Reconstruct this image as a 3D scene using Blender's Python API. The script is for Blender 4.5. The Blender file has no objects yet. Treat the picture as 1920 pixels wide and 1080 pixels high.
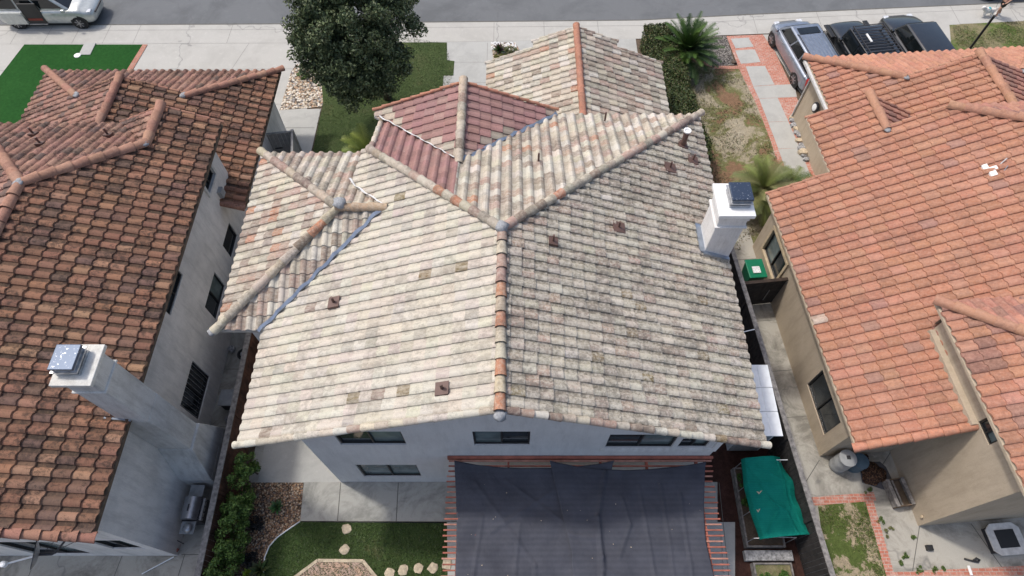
import bpy, bmesh, math, random
import numpy as np
from mathutils import Vector, Matrix
R=math.radians
random.seed(7)
S=bpy.context.scene
# ---------------- camera ----------------
F=1200.; PIT=R(59.57); HC=21.
cd=bpy.data.cameras.new('camera'); cam=bpy.data.objects.new('camera',cd); S.collection.objects.link(cam)
cam.location=(0,0,HC); cam.rotation_euler=(math.pi/2-PIT,0,0)
cd.sensor_width=36; cd.lens=36*F/1920; cd.clip_end=2000; cd.clip_start=.1
S.camera=cam
# ---------------- light ----------------
SUN_EL=R(60); SUN_AZ=R(-61)      # azimuth measured from +y towards +x
w=bpy.data.worlds.new('World'); S.world=w; w.use_nodes=True
nt=w.node_tree; bg=nt.nodes['Background']
sky=nt.nodes.new('ShaderNodeTexSky'); sky.sky_type='NISHITA'; sky.sun_disc=False
sky.sun_elevation=SUN_EL; sky.sun_rotation=SUN_AZ; sky.dust_density=4.0; sky.ozone_density=1.0
nt.links.new(sky.outputs[0],bg.inputs[0]); bg.inputs[1].default_value=.15
sl=bpy.data.lights.new('sun','SUN'); sl.energy=1.75; sl.angle=R(4); sl.color=(1,.955,.9)
so=bpy.data.objects.new('sun',sl); S.collection.objects.link(so)
sd=Vector((math.sin(SUN_AZ)*math.cos(SUN_EL),math.cos(SUN_AZ)*math.cos(SUN_EL),math.sin(SUN_EL)))
so.rotation_euler=sd.to_track_quat('Z','Y').to_euler(); so.location=(-30,30,60)
S.view_settings.view_transform='Standard'; S.view_settings.look='None'; S.view_settings.exposure=.34; S.view_settings.gamma=1
S.render.resolution_x=1024; S.render.resolution_y=576

# ---------------- measuring helpers (survey of the place) ----------------
def ray(u,v):
    a=(u-960)/F; b=(v-540)/F
    return a, math.cos(PIT)-b*math.sin(PIT), -math.sin(PIT)-b*math.cos(PIT)
def G(u,v,z=0.):
    r=ray(u,v); t=(z-HC)/r[2]; return (r[0]*t,r[1]*t,z)
def GX(u,v,x):
    r=ray(u,v); t=x/r[0]; return (x,r[1]*t,HC+r[2]*t)
def GY(u,v,y):
    r=ray(u,v); t=y/r[1]; return (r[0]*t,y,HC+r[2]*t)
TH=R(4.3)
def toloc(p): return (p[0]*math.cos(TH)+p[1]*math.sin(TH), -p[0]*math.sin(TH)+p[1]*math.cos(TH), p[2])
def toglob(p): return (p[0]*math.cos(TH)-p[1]*math.sin(TH), p[0]*math.sin(TH)+p[1]*math.cos(TH), p[2])

# ---------------- object helpers ----------------
ORG={}
def link(o): S.collection.objects.link(o)
def tag(o,label=None,cat=None,group=None,kind=None):
    if label: o['label']=label
    if cat: o['category']=cat
    if group: o['group']=group
    if kind: o['kind']=kind
    return o
def thing(name,label,cat,loc=(0,0,0),rot=0,group=None,org=None):
    o=bpy.data.objects.new(name,None); link(o); o.empty_display_size=.3
    o.location=loc; o.rotation_euler=(0,0,rot); ORG[o.name]=Vector(org if org is not None else (0,0,0))
    return tag(o,label,cat,group)
def wthing(name,label,cat,loc,group=None):   # parts given in world coordinates
    return thing(name,label,cat,loc,0,group,org=loc)
def mesh_obj(name,me,parent=None):
    o=bpy.data.objects.new(name,me); link(o)
    if parent is not None:
        o.parent=parent; ORG[o.name]=ORG[parent.name]
    else: ORG[o.name]=Vector((0,0,0))
    return o
class MB:
    def __init__(s): s.v=[]; s.f=[]; s.m=[]; s.c=[]
    def poly(s,pts,m=0,c=None):
        n=len(s.v); s.v+= [tuple(p) for p in pts]; s.f.append(tuple(range(n,n+len(pts)))); s.m.append(m); s.c.append(c)
    def faces(s,vs,fs,m=0,c=None):
        n=len(s.v); s.v+=[tuple(p) for p in vs]
        for f in fs: s.f.append(tuple(i+n for i in f)); s.m.append(m); s.c.append(c)
    def box(s,x0,x1,y0,y1,z0,z1,m=0,c=None):
        vs=[(x,y,z) for z in (z0,z1) for y in (y0,y1) for x in (x0,x1)]
        s.faces(vs,[(0,2,3,1),(4,5,7,6),(0,1,5,4),(2,6,7,3),(0,4,6,2),(1,3,7,5)],m,c)
    def prism(s,pts,z0,z1,m=0,c=None):
        n=len(pts)
        a=sum(pts[i][0]*pts[(i+1)%n][1]-pts[(i+1)%n][0]*pts[i][1] for i in range(n))
        if a<0: pts=pts[::-1]
        g=lambda z,p: z(p[0],p[1]) if callable(z) else z
        vs=[(p[0],p[1],g(z0,p)) for p in pts]+[(p[0],p[1],g(z1,p)) for p in pts]
        s.faces(vs,[tuple(range(n-1,-1,-1)),tuple(range(n,2*n))]+[(i,(i+1)%n,n+(i+1)%n,n+i) for i in range(n)],m,c)
    def bar(s,a,b,w,h,m=0,c=None):   # rectangular bar a->b
        a=Vector(a);b=Vector(b);d=(b-a).normalized()
        up=Vector((0,0,1)) if abs(d.z)<.95 else Vector((0,1,0))
        sx=d.cross(up).normalized()*w/2; sz=sx.cross(d).normalized()*h/2
        vs=[a-sx-sz,a+sx-sz,a+sx+sz,a-sx+sz,b-sx-sz,b+sx-sz,b+sx+sz,b-sx+sz]
        s.faces(vs,[(0,1,2,3),(7,6,5,4),(0,4,5,1),(1,5,6,2),(2,6,7,3),(3,7,4,0)],m,c)
    def tube(s,path,r,n=8,m=0,c=None,cap=True):
        path=[Vector(p) for p in path]; rr=r if isinstance(r,(list,tuple)) else [r]*len(path)
        base=len(s.v); up=None
        for i,p in enumerate(path):
            d=(path[min(i+1,len(path)-1)]-path[max(i-1,0)]).normalized()
            if up is None: up=Vector((0,0,1)) if abs(d.z)<.9 else Vector((1,0,0))
            a=d.cross(up).normalized(); b=a.cross(d).normalized(); up=b
            for k in range(n):
                t=2*math.pi*k/n; s.v.append(tuple(p+a*math.cos(t)*rr[i]+b*math.sin(t)*rr[i]))
        for i in range(len(path)-1):
            for k in range(n):
                s.f.append((base+i*n+k,base+i*n+(k+1)%n,base+(i+1)*n+(k+1)%n,base+(i+1)*n+k)); s.m.append(m); s.c.append(c)
        if cap:
            s.f.append(tuple(base+k for k in range(n-1,-1,-1))); s.m.append(m); s.c.append(c)
            e=base+(len(path)-1)*n; s.f.append(tuple(e+k for k in range(n))); s.m.append(m); s.c.append(c)
    def lathe(s,prof,cx,cy,n=20,m=0,c=None,cz=0):
        b=len(s.v)
        for r,z in prof:
            for k in range(n):
                t=2*math.pi*k/n; s.v.append((cx+r*math.cos(t),cy+r*math.sin(t),cz+z))
        for i in range(len(prof)-1):
            for k in range(n):
                s.f.append((b+i*n+k,b+i*n+(k+1)%n,b+(i+1)*n+(k+1)%n,b+(i+1)*n+k)); s.m.append(m); s.c.append(c)
        s.f.append(tuple(b+k for k in range(n-1,-1,-1))); s.m.append(m); s.c.append(c)
        e=b+(len(prof)-1)*n; s.f.append(tuple(e+k for k in range(n))); s.m.append(m); s.c.append(c)
    def xform(s,M):
        s.v=[tuple(M@Vector(p)) for p in s.v]; return s
    def build(s,name,mats,parent=None,smooth=False,bevel=0,sub=0,label=None,auto=None):
        me=bpy.data.meshes.new(name)
        org=ORG[parent.name] if parent is not None else Vector((0,0,0))
        vs=[tuple(Vector(p)-org) for p in s.v]
        me.from_pydata(vs,[],s.f)
        if not isinstance(mats,(list,tuple)): mats=[mats]
        for m in mats: me.materials.append(m)
        if len(mats)>1: me.polygons.foreach_set('material_index',s.m)
        if any(c is not None for c in s.c):
            at=me.color_attributes.new('tile','FLOAT_COLOR','CORNER')
            arr=[]
            for f,c in zip(s.f,s.c): arr+= list((c or (.5,.5,.5))+(1,))*len(f)
            at.data.foreach_set('color',arr)
        if smooth: me.polygons.foreach_set('use_smooth',[True]*len(s.f))
        if auto:
            me.polygons.foreach_set('use_smooth',[True]*len(s.f)); me.set_sharp_from_angle(angle=R(auto))
        me.update()
        o=mesh_obj(name,me,parent)
        if bevel:
            b=o.modifiers.new('b','BEVEL'); b.width=bevel; b.segments=2; b.limit_method='ANGLE'; b.angle_limit=R(40)
        if sub:
            b=o.modifiers.new('s','SUBSURF'); b.levels=sub; b.render_levels=sub
        if label: o['label']=label
        return o

# ---------------- materials ----------------
class NM:
    def __init__(s,name,rough=.8,metal=0,spec=.5):
        s.m=bpy.data.materials.new(name); s.m.use_nodes=True; s.t=s.m.node_tree; s.b=s.t.nodes['Principled BSDF']
        s.b.inputs['Roughness'].default_value=rough; s.b.inputs['Metallic'].default_value=metal
        s.b.inputs['Specular IOR Level'].default_value=spec
        s.tc=s.t.nodes.new('ShaderNodeTexCoord'); s.vec=s.tc.outputs['Object']
    def n(s,ty,**k):
        o=s.t.nodes.new(ty)
        for a,b in k.items(): setattr(o,a,b)
        return o
    def L(s,a,b): s.t.links.new(a,b)
    def map(s,scale=(1,1,1),rot=(0,0,0),loc=(0,0,0)):
        o=s.n('ShaderNodeMapping'); s.L(s.vec,o.inputs[0]); o.inputs['Scale'].default_value=scale; o.inputs['Rotation'].default_value=rot; o.inputs['Location'].default_value=loc
        return o.outputs[0]
    def noise(s,scale,detail=5,rough=.6,vec=None,dist=0):
        o=s.n('ShaderNodeTexNoise'); s.L(vec or s.vec,o.inputs['Vector']); o.inputs['Scale'].default_value=scale
        o.inputs['Detail'].default_value=detail; o.inputs['Roughness'].default_value=rough; o.inputs['Distortion'].default_value=dist
        return o.outputs['Fac']
    def vor(s,scale,vec=None,feat='F1'):
        o=s.n('ShaderNodeTexVoronoi',feature=feat); s.L(vec or s.vec,o.inputs['Vector']); o.inputs['Scale'].default_value=scale
        return o
    def ramp(s,fac,stops,interp='LINEAR'):
        o=s.n('ShaderNodeValToRGB'); s.L(fac,o.inputs[0]); e=o.color_ramp; e.interpolation=interp
        while len(e.elements)<len(stops): e.elements.new(.5)
        for q,(p,c) in zip(e.elements,stops):
            q.position=p; q.color=(c,c,c,1) if not isinstance(c,tuple) else c+(1,)
        return o.outputs[0]
    def mix(s,a,b,f,mode='MIX'):
        o=s.n('ShaderNodeMix',data_type='RGBA',blend_type=mode)
        for sock,val in ((o.inputs[6],a),(o.inputs[7],b),(o.inputs[0],f)):
            if isinstance(val,(int,float)): sock.default_value=val
            elif isinstance(val,tuple): sock.default_value=val+(1,)
            else: s.L(val,sock)
        return o.outputs[2]
    def col(s,c):
        if isinstance(c,tuple): s.b.inputs['Base Color'].default_value=c+(1,)
        else: s.L(c,s.b.inputs['Base Color'])
    def bump(s,fac,strength=.3,dist=.02):
        o=s.n('ShaderNodeBump'); s.L(fac,o.inputs['Height']); o.inputs['Strength'].default_value=strength; o.inputs['Distance'].default_value=dist
        s.L(o.outputs[0],s.b.inputs['Normal']); return o
def plain(name,c,rough=.6,metal=0,var=.12,scale=6,bump=0,spec=.5):
    q=NM(name,rough,metal,spec); f=q.noise(scale,6)
    d=tuple(max(0,x*(1-var*2)) for x in c); e=tuple(min(1,x*(1+var)) for x in c)
    q.col(q.ramp(f,[(.3,d),(.7,e)]))
    if bump: q.bump(q.noise(scale*6,4),bump,.01)
    return q.m
def tilemat(name,lichen,lamt,dark,damt,lo=.5,hi=.62,fs=26,pscale=(1,1,1)):
    q=NM(name,.9,spec=.2); a=q.n('ShaderNodeAttribute'); a.attribute_name='tile'; c=a.outputs['Color']
    big=q.noise(1.1,4,.6)
    f=q.noise(fs,7,.75,vec=q.map(pscale))
    m1=q.ramp(f,[(lo-.06,0.),(hi,lamt)])
    c=q.mix(c,lichen,m1)
    f2=q.noise(fs*.6,8,.8,vec=q.map((1,1,1),loc=(7,3,1)))
    add=q.n('ShaderNodeMath',operation='ADD'); q.L(f2,add.inputs[0])
    mm=q.n('ShaderNodeMath',operation='MULTIPLY_ADD'); q.L(big,mm.inputs[0]); mm.inputs[1].default_value=.5; mm.inputs[2].default_value=-.25; q.L(mm.outputs[0],add.inputs[1])
    m2=q.ramp(add.outputs[0],[(.49,0.),(.60,damt)])
    c=q.mix(c,dark,m2)
    f3=q.noise(90,3,.7); c=q.mix(c,q.ramp(f3,[(.3,.62),(.7,1.25)]),.8,'MULTIPLY')
    q.col(c); q.bump(q.noise(55,5,.7),.45,.012)
    return q.m
M={}
M['tile_cream']=tilemat('tile_cream',(.61,.565,.475),.5,(.20,.175,.14),.42,.46,.60,11,(.5,1.4,1))
M['tile_weathered']=tilemat('tile_weathered',(.58,.54,.455),.7,(.13,.115,.095),.6,.47,.57,13,(1,1,1))
M['tile_cap']=tilemat('tile_cap',(.60,.56,.47),.35,(.12,.10,.08),.45,.5,.6,10)
M['tile_purple']=tilemat('tile_purple',(.34,.22,.21),.35,(.15,.08,.075),.3)
M['tile_brown']=tilemat('tile_brown',(.34,.21,.13),.25,(.05,.036,.03),.8,.5,.64,13,(1.6,.5,1))
M['tile_salmon']=tilemat('tile_salmon',(.52,.32,.24),.4,(.16,.09,.07),.34,.48,.62,12)
def stucco(name,c,stain,amt=.35,bs=.35):
    q=NM(name,.92,spec=.15); f=q.noise(.9,6,.65); f2=q.noise(4,9,.75,vec=q.map((1,1,.16)))
    cc=q.mix(c,stain,q.ramp(f,[(.45,0.),(.75,amt)])); cc=q.mix(cc,tuple(x*.8 for x in stain),q.ramp(f2,[(.46,0.),(.72,amt)]))
    f3=q.noise(60,4,.7); cc=q.mix(cc,q.ramp(f3,[(.35,.84),(.65,1.08)]),.9,'MULTIPLY'); q.col(cc)
    q.bump(q.noise(30,7,.75),bs*1.3,.02); return q.m
M['stucco_white']=stucco('stucco_white',(.68,.67,.655),(.48,.47,.46),.35)
M['stucco_grey']=stucco('stucco_grey',(.82,.79,.745),(.44,.43,.40),.5)
M['stucco_tan']=stucco('stucco_tan',(.49,.41,.31),(.33,.27,.19),.45)
M['stucco_bright']=stucco('stucco_bright',(.75,.74,.72),(.42,.40,.37),.45)
def concrete(name,c,stain,amt=.5,sc=.7,crack=True):
    q=NM(name,.88,spec=.25); f=q.noise(sc,8,.7,dist=.6); f2=q.noise(sc*5,8,.75)
    cc=q.mix(c,stain,q.ramp(f,[(.45,0.),(.62,amt)])); cc=q.mix(cc,tuple(min(1,x*1.25) for x in c),q.ramp(f2,[(.55,0.),(.7,.5)]))
    f3=q.noise(70,4,.8); cc=q.mix(cc,q.ramp(f3,[(.3,.85),(.7,1.1)]),.8,'MULTIPLY')
    f4=q.noise(9,6,.8); cc=q.mix(cc,tuple(x*.55 for x in stain),q.ramp(f4,[(.66,0.),(.72,.55)]))
    if crack:
        v=q.n('ShaderNodeTexVoronoi',feature='DISTANCE_TO_EDGE'); w_=q.n('ShaderNodeVectorMath',operation='ADD')
        nn=q.n('ShaderNodeTexNoise'); q.L(q.vec,nn.inputs['Vector']); nn.inputs['Scale'].default_value=1.5
        q.L(q.vec,w_.inputs[0]); q.L(nn.outputs['Color'],w_.inputs[1]); q.L(w_.outputs[0],v.inputs['Vector']); v.inputs['Scale'].default_value=.09
        cc=q.mix(cc,(.12,.12,.12),q.ramp(v.outputs['Distance'],[(.0,.45),(.0016,0.)]))
    q.col(cc); q.bump(q.noise(90,3,.7),.2,.006); return q.m
M['concrete_light']=concrete('concrete_light',(.44,.43,.395),(.36,.35,.32),.5,.7)
M['concrete_patio']=concrete('concrete_patio',(.39,.385,.35),(.21,.21,.19),.85,.9,False)
M['concrete_old']=concrete('concrete_old',(.40,.38,.33),(.17,.16,.135),.85,.8)
M['concrete_slab']=concrete('concrete_slab',(.42,.42,.395),(.34,.34,.32),.6,1.2,False)
M['asphalt']=concrete('asphalt',(.150,.157,.162),(.112,.118,.122),.8,.35)
M['joint']=plain('joint_dark_line',(.13,.125,.11),.95)  # dark tone for slab joints and the gutter line
M['joint_soft']=plain('joint_soft',(.26,.25,.23),.95)
def grass(name,stops,sc=.8,fine=70,bs=.6):
    q=NM(name,.95,spec=.1); f=q.noise(sc,9,.72,dist=.3); cc=q.ramp(f,stops)
    f2=q.noise(fine,6,.8); cc=q.mix(cc,q.ramp(f2,[(.3,.45),(.7,1.5)]),.85,'MULTIPLY')
    f3=q.noise(7,4,.7); cc=q.mix(cc,q.ramp(f3,[(.3,.75),(.7,1.25)]),.8,'MULTIPLY'); q.col(cc)
    q.bump(f2,bs,.03); return q.m
M['lawn_front']=grass('lawn_front',[(.3,(.045,.07,.025)),(.55,(.06,.085,.032)),(.8,(.10,.10,.05))])
M['lawn_rear']=grass('lawn_rear',[(.3,(.04,.072,.022)),(.6,(.055,.085,.028)),(.72,(.13,.115,.06))],.55)
M['turf']=grass('turf',[(.3,(.014,.066,.014)),(.7,(.022,.085,.018))],.5,110,.4)
M['lawn_patchy']=grass('lawn_patchy',[(.30,(.37,.33,.25)),(.46,(.31,.27,.19)),(.49,(.19,.18,.09)),(.52,(.13,.14,.055)),(.545,(.22,.14,.085)),(.75,(.17,.095,.06))],.42,45)
M['lawn_weedy']=grass('lawn_weedy',[(.36,(.36,.30,.21)),(.47,(.34,.28,.19)),(.5,(.09,.12,.035)),(.65,(.08,.11,.03)),(.75,(.15,.13,.07))],1.15,40)
M['grass_dry']=grass('grass_dry',[(.3,(.28,.24,.15)),(.45,(.2,.18,.1)),(.55,(.1,.14,.04)),(.68,(.09,.13,.035)),(.8,(.2,.1,.06))],.7,35)
M['dirt']=grass('dirt',[(.3,(.09,.07,.05)),(.7,(.15,.115,.085))],1.5,60)
M['mulch']=grass('mulch',[(.3,(.035,.018,.014)),(.7,(.07,.035,.028))],3,50)
def gravel(name,cols,scale,bs=1.):
    q=NM(name,.85,spec=.25); v=q.vor(scale); sep=q.n('ShaderNodeSeparateColor'); q.L(v.outputs['Color'],sep.inputs[0])
    cc=q.ramp(sep.outputs[0],[(i/len(cols),c) for i,c in enumerate(cols)],'CONSTANT')
    cc=q.mix(cc,(.02,.015,.012),q.ramp(v.outputs['Distance'],[(.45,0.),(.75,.85)]))
    q.col(cc); inv=q.n('ShaderNodeMath',operation='SUBTRACT'); inv.inputs[0].default_value=1; q.L(v.outputs['Distance'],inv.inputs[1]); q.bump(inv.outputs[0],bs,.03); return q.m
M['gravel_brown']=gravel('gravel_brown',[(.30,.17,.09),(.42,.30,.19),(.16,.10,.07),(.24,.15,.10),(.52,.42,.31),(.20,.17,.15),(.38,.23,.14),(.16,.115,.085)],21)
M['gravel_tan']=gravel('gravel_tan',[(.50,.42,.31),(.62,.55,.45),(.36,.26,.18),(.45,.38,.29),(.3,.28,.26),(.68,.62,.53),(.42,.28,.18)],11)
M['gravel_grey']=gravel('gravel_grey',[(.17,.155,.14),(.23,.21,.19),(.12,.11,.1),(.28,.26,.23)],18)
def brick(name,c1,c2,mort,rot=0,sx=.2,sy=.1,wear=.35):
    q=NM(name,.9,spec=.2); b=q.n('ShaderNodeTexBrick'); q.L(q.map(rot=(0,0,rot)),b.inputs['Vector'])
    b.inputs['Scale'].default_value=1; b.inputs['Brick Width'].default_value=sx; b.inputs['Row Height'].default_value=sy; b.inputs['Mortar Size'].default_value=.008
    b.inputs['Color1'].default_value=c1+(1,); b.inputs['Color2'].default_value=c2+(1,); b.inputs['Mortar'].default_value=mort+(1,)
    f=q.noise(2.2,8,.8); cc=q.mix(b.outputs['Color'],(.55,.50,.45),q.ramp(f,[(.52,0.),(.66,wear)]))
    f2=q.noise(14,6,.8); cc=q.mix(cc,q.ramp(f2,[(.3,.65),(.7,1.25)]),.85,'MULTIPLY'); q.col(cc); q.bump(b.outputs['Fac'],-.3,.008); return q.m
M['brick']=brick('brick_paving',(.42,.15,.10),(.50,.22,.16),(.42,.36,.31),0,.2,.1,.6)
M['brick_band']=brick('brick_edging',(.44,.20,.14),(.38,.17,.12),(.34,.27,.22),0,.1,.4,.2)
M['paver']=brick('paver',(.50,.34,.25),(.42,.31,.25),(.25,.19,.15),R(40),.3,.15,.25)
def glassm(name,c,rough=.06):
    q=NM(name,rough,spec=.7); f=q.noise(1.6,3,.5); q.col(q.mix(c,tuple(x*1.9 for x in c),q.ramp(f,[(.4,0.),(.65,1.)]))); return q.m
M['glass_dark']=glassm('glass_dark',(.018,.023,.026))
M['glass_curtain']=glassm('glass_curtain',(.10,.13,.13),.12)
M['glass_car']=glassm('glass_car',(.006,.008,.009),.04)
M['frame_dark']=plain('frame_dark',(.025,.025,.025),.45)
M['frame_white']=plain('frame_white',(.62,.61,.58),.5)
M['trim_cream']=plain('trim_cream',(.58,.47,.31),.6)
M['fascia']=plain('fascia',(.45,.42,.38),.8)
M['metal_flash']=plain('metal_flashing',(.36,.41,.48),.35,.7,.15,4)
M['metal_dark']=plain('metal_dark',(.05,.05,.055),.5,.3)
M['metal_galv']=plain('metal_galvanised',(.50,.51,.52),.4,.6,.2,8)
q=NM('spark_cap',.35,.5); f=q.vor(9); ff=q.noise(14,6,.8); q.col(q.mix((.05,.07,.11),(.75,.77,.8),q.ramp(ff,[(.60,0.),(.66,1.)]))); M['spark_cap']=q.m
M['vent_brown']=plain('vent_brown',(.13,.075,.06),.6)
M['mortar']=plain('mortar',(.33,.34,.35),.95,0,.2,20,.5)
M['wood_grey']=plain('wood_grey',(.23,.215,.20),.9,0,.3,9,.5)
M['wood_dark']=plain('wood_dark',(.045,.030,.022),.9,0,.3,5,.5)
M['wood_weathered_shaded']=plain('wood_weathered_shaded',(.03,.026,.024),.9,0,.35,5,.5)  # weathered wood, near-black because the eave shade is put into the colour
M['wood_red']=plain('wood_red',(.36,.115,.075),.75,0,.2,5,.3)
M['wood_red_pale']=plain('wood_red_pale',(.46,.22,.16),.75,0,.2,5,.3)
M['wood_brown']=plain('wood_brown',(.16,.11,.07),.85,0,.3,6,.4)
M['white_plastic']=plain('white_plastic',(.82,.84,.84),.5,0,.05)
M['white_paint']=plain('white_paint',(.78,.78,.76),.5,0,.05)
M['black_plastic']=plain('black_plastic',(.02,.02,.02),.5)
M['rubber']=plain('rubber',(.018,.018,.018),.85)
M['green_plastic']=plain('green_plastic',(.0,.17,.08),.45,0,.05)
M['blue_plastic']=plain('blue_plastic',(.07,.12,.16),.6)
M['grey_plastic']=plain('grey_plastic',(.33,.34,.34),.55)
M['steel']=plain('steel',(.45,.45,.46),.35,.75,.1)
M['skin']=plain('skin',(.50,.29,.21),.6,0,.05)
M['rock_tan']=plain('rock_tan',(.55,.46,.33),.9,0,.2,9,.8)
M['rock_grey']=plain('rock_grey',(.36,.36,.36),.9,0,.35,12,.8)
M['leaf_litter']=gravel('leaf_litter',[(.07,.035,.02),(.12,.06,.035),(.04,.02,.015),(.16,.09,.05)],22)
M['tarp']=plain('tarp_dark',(.07,.07,.08),.7)
M['bark']=plain('bark',(.11,.085,.065),.95,0,.35,8,1.)
def paint(name,c,metal=.0,coat=1.,rough=.35):
    q=NM(name,rough,metal); q.b.inputs['Coat Weight'].default_value=coat; q.b.inputs['Coat Roughness'].default_value=.04
    f=q.noise(5,5,.7); q.col(q.mix(c,tuple(min(1,x*1.3+.006) for x in c),q.ramp(f,[(.4,0.),(.7,1.)]))); return q.m
M['paint_silver_green']=paint('paint_silver_green',(.43,.45,.43),.45)
M['paint_silver_blue']=paint('paint_silver_blue',(.25,.28,.33),.65)
M['paint_black']=paint('paint_black',(.006,.007,.008),0,1.,.25)
M['headlight']=plain('headlight',(.6,.62,.64),.15)
M['taillight']=plain('taillight',(.35,.01,.01),.2)
M['seat_red']=plain('seat_red',(.25,.05,.03),.8)
def leafm(name):
    q=NM(name,.55,spec=.35); a=q.n('ShaderNodeAttribute'); a.attribute_name='tile'; q.col(a.outputs['Color'])
    q.b.inputs['Transmission Weight'].default_value=0; q.b.inputs['Subsurface Weight'].default_value=0
    return q.m
M['leaf']=leafm('leaf')
def cloth(name,c,weave,bs=.3):
    q=NM(name,.85,spec=.2); f=q.noise(1.3,6,.7); cc=q.mix(c,tuple(x*1.35+.005 for x in c),q.ramp(f,[(.35,0.),(.7,1.)]))
    wv=q.n('ShaderNodeTexWave',wave_type='BANDS',bands_direction='Y'); q.L(q.vec,wv.inputs['Vector']); wv.inputs['Scale'].default_value=weave; wv.inputs['Distortion'].default_value=.6; wv.inputs['Detail'].default_value=2
    cc=q.mix(cc,q.ramp(wv.outputs['Fac'],[(0.,.9),(1.,1.06)]),.8,'MULTIPLY'); q.col(cc); q.bump(q.noise(14,7,.75),bs*1.4,.02); return q.m
M['shade_cloth']=cloth('shade_cloth',(.055,.058,.072),2.2,.5)
M['net_green']=cloth('net_green',(.0,.165,.125),6,.6)

# ---------------- roof tiles ----------------
def h_s(t):   # s-tile profile over one width, t in 0..1
    return max(0.,math.sin(math.pi*min(t/.66,1.)))**.75 if t<.66 else -.18*math.sin(math.pi*(t-.66)/.34)
TS=[0,.07,.16,.33,.5,.59,.66,.83,1.]
TSN=[0,.10,.24,.34,.42,.52,.64,.76,.88,1.]
def h_n(u): return -.12*math.sin(math.pi*u/.34) if u<.34 else math.sin(math.pi*(u-.34)/.78)**.8
def clip2(poly,cp):
    out=[Vector(p) for p in poly]; n=len(cp)
    for i in range(n):
        a=cp[i];b=cp[(i+1)%n]; nx,ny=-(b[1]-a[1]),(b[0]-a[0]); inp=out; out=[]
        if not inp: break
        d=[(p[0]-a[0])*nx+(p[1]-a[1])*ny for p in inp]
        for j in range(len(inp)):
            p,q_=inp[j-1],inp[j]; dp,dq=d[j-1],d[j]
            if dq>=0:
                if dp<0: out.append(p+(q_-p)*(dp/(dp-dq)))
                out.append(q_)
            elif dp>=0: out.append(p+(q_-p)*(dp/(dp-dq)))
    return out
def ccw(p):
    n=len(p); a=sum(p[i][0]*p[(i+1)%n][1]-p[(i+1)%n][0]*p[i][1] for i in range(n)); return p if a>0 else p[::-1]
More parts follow.
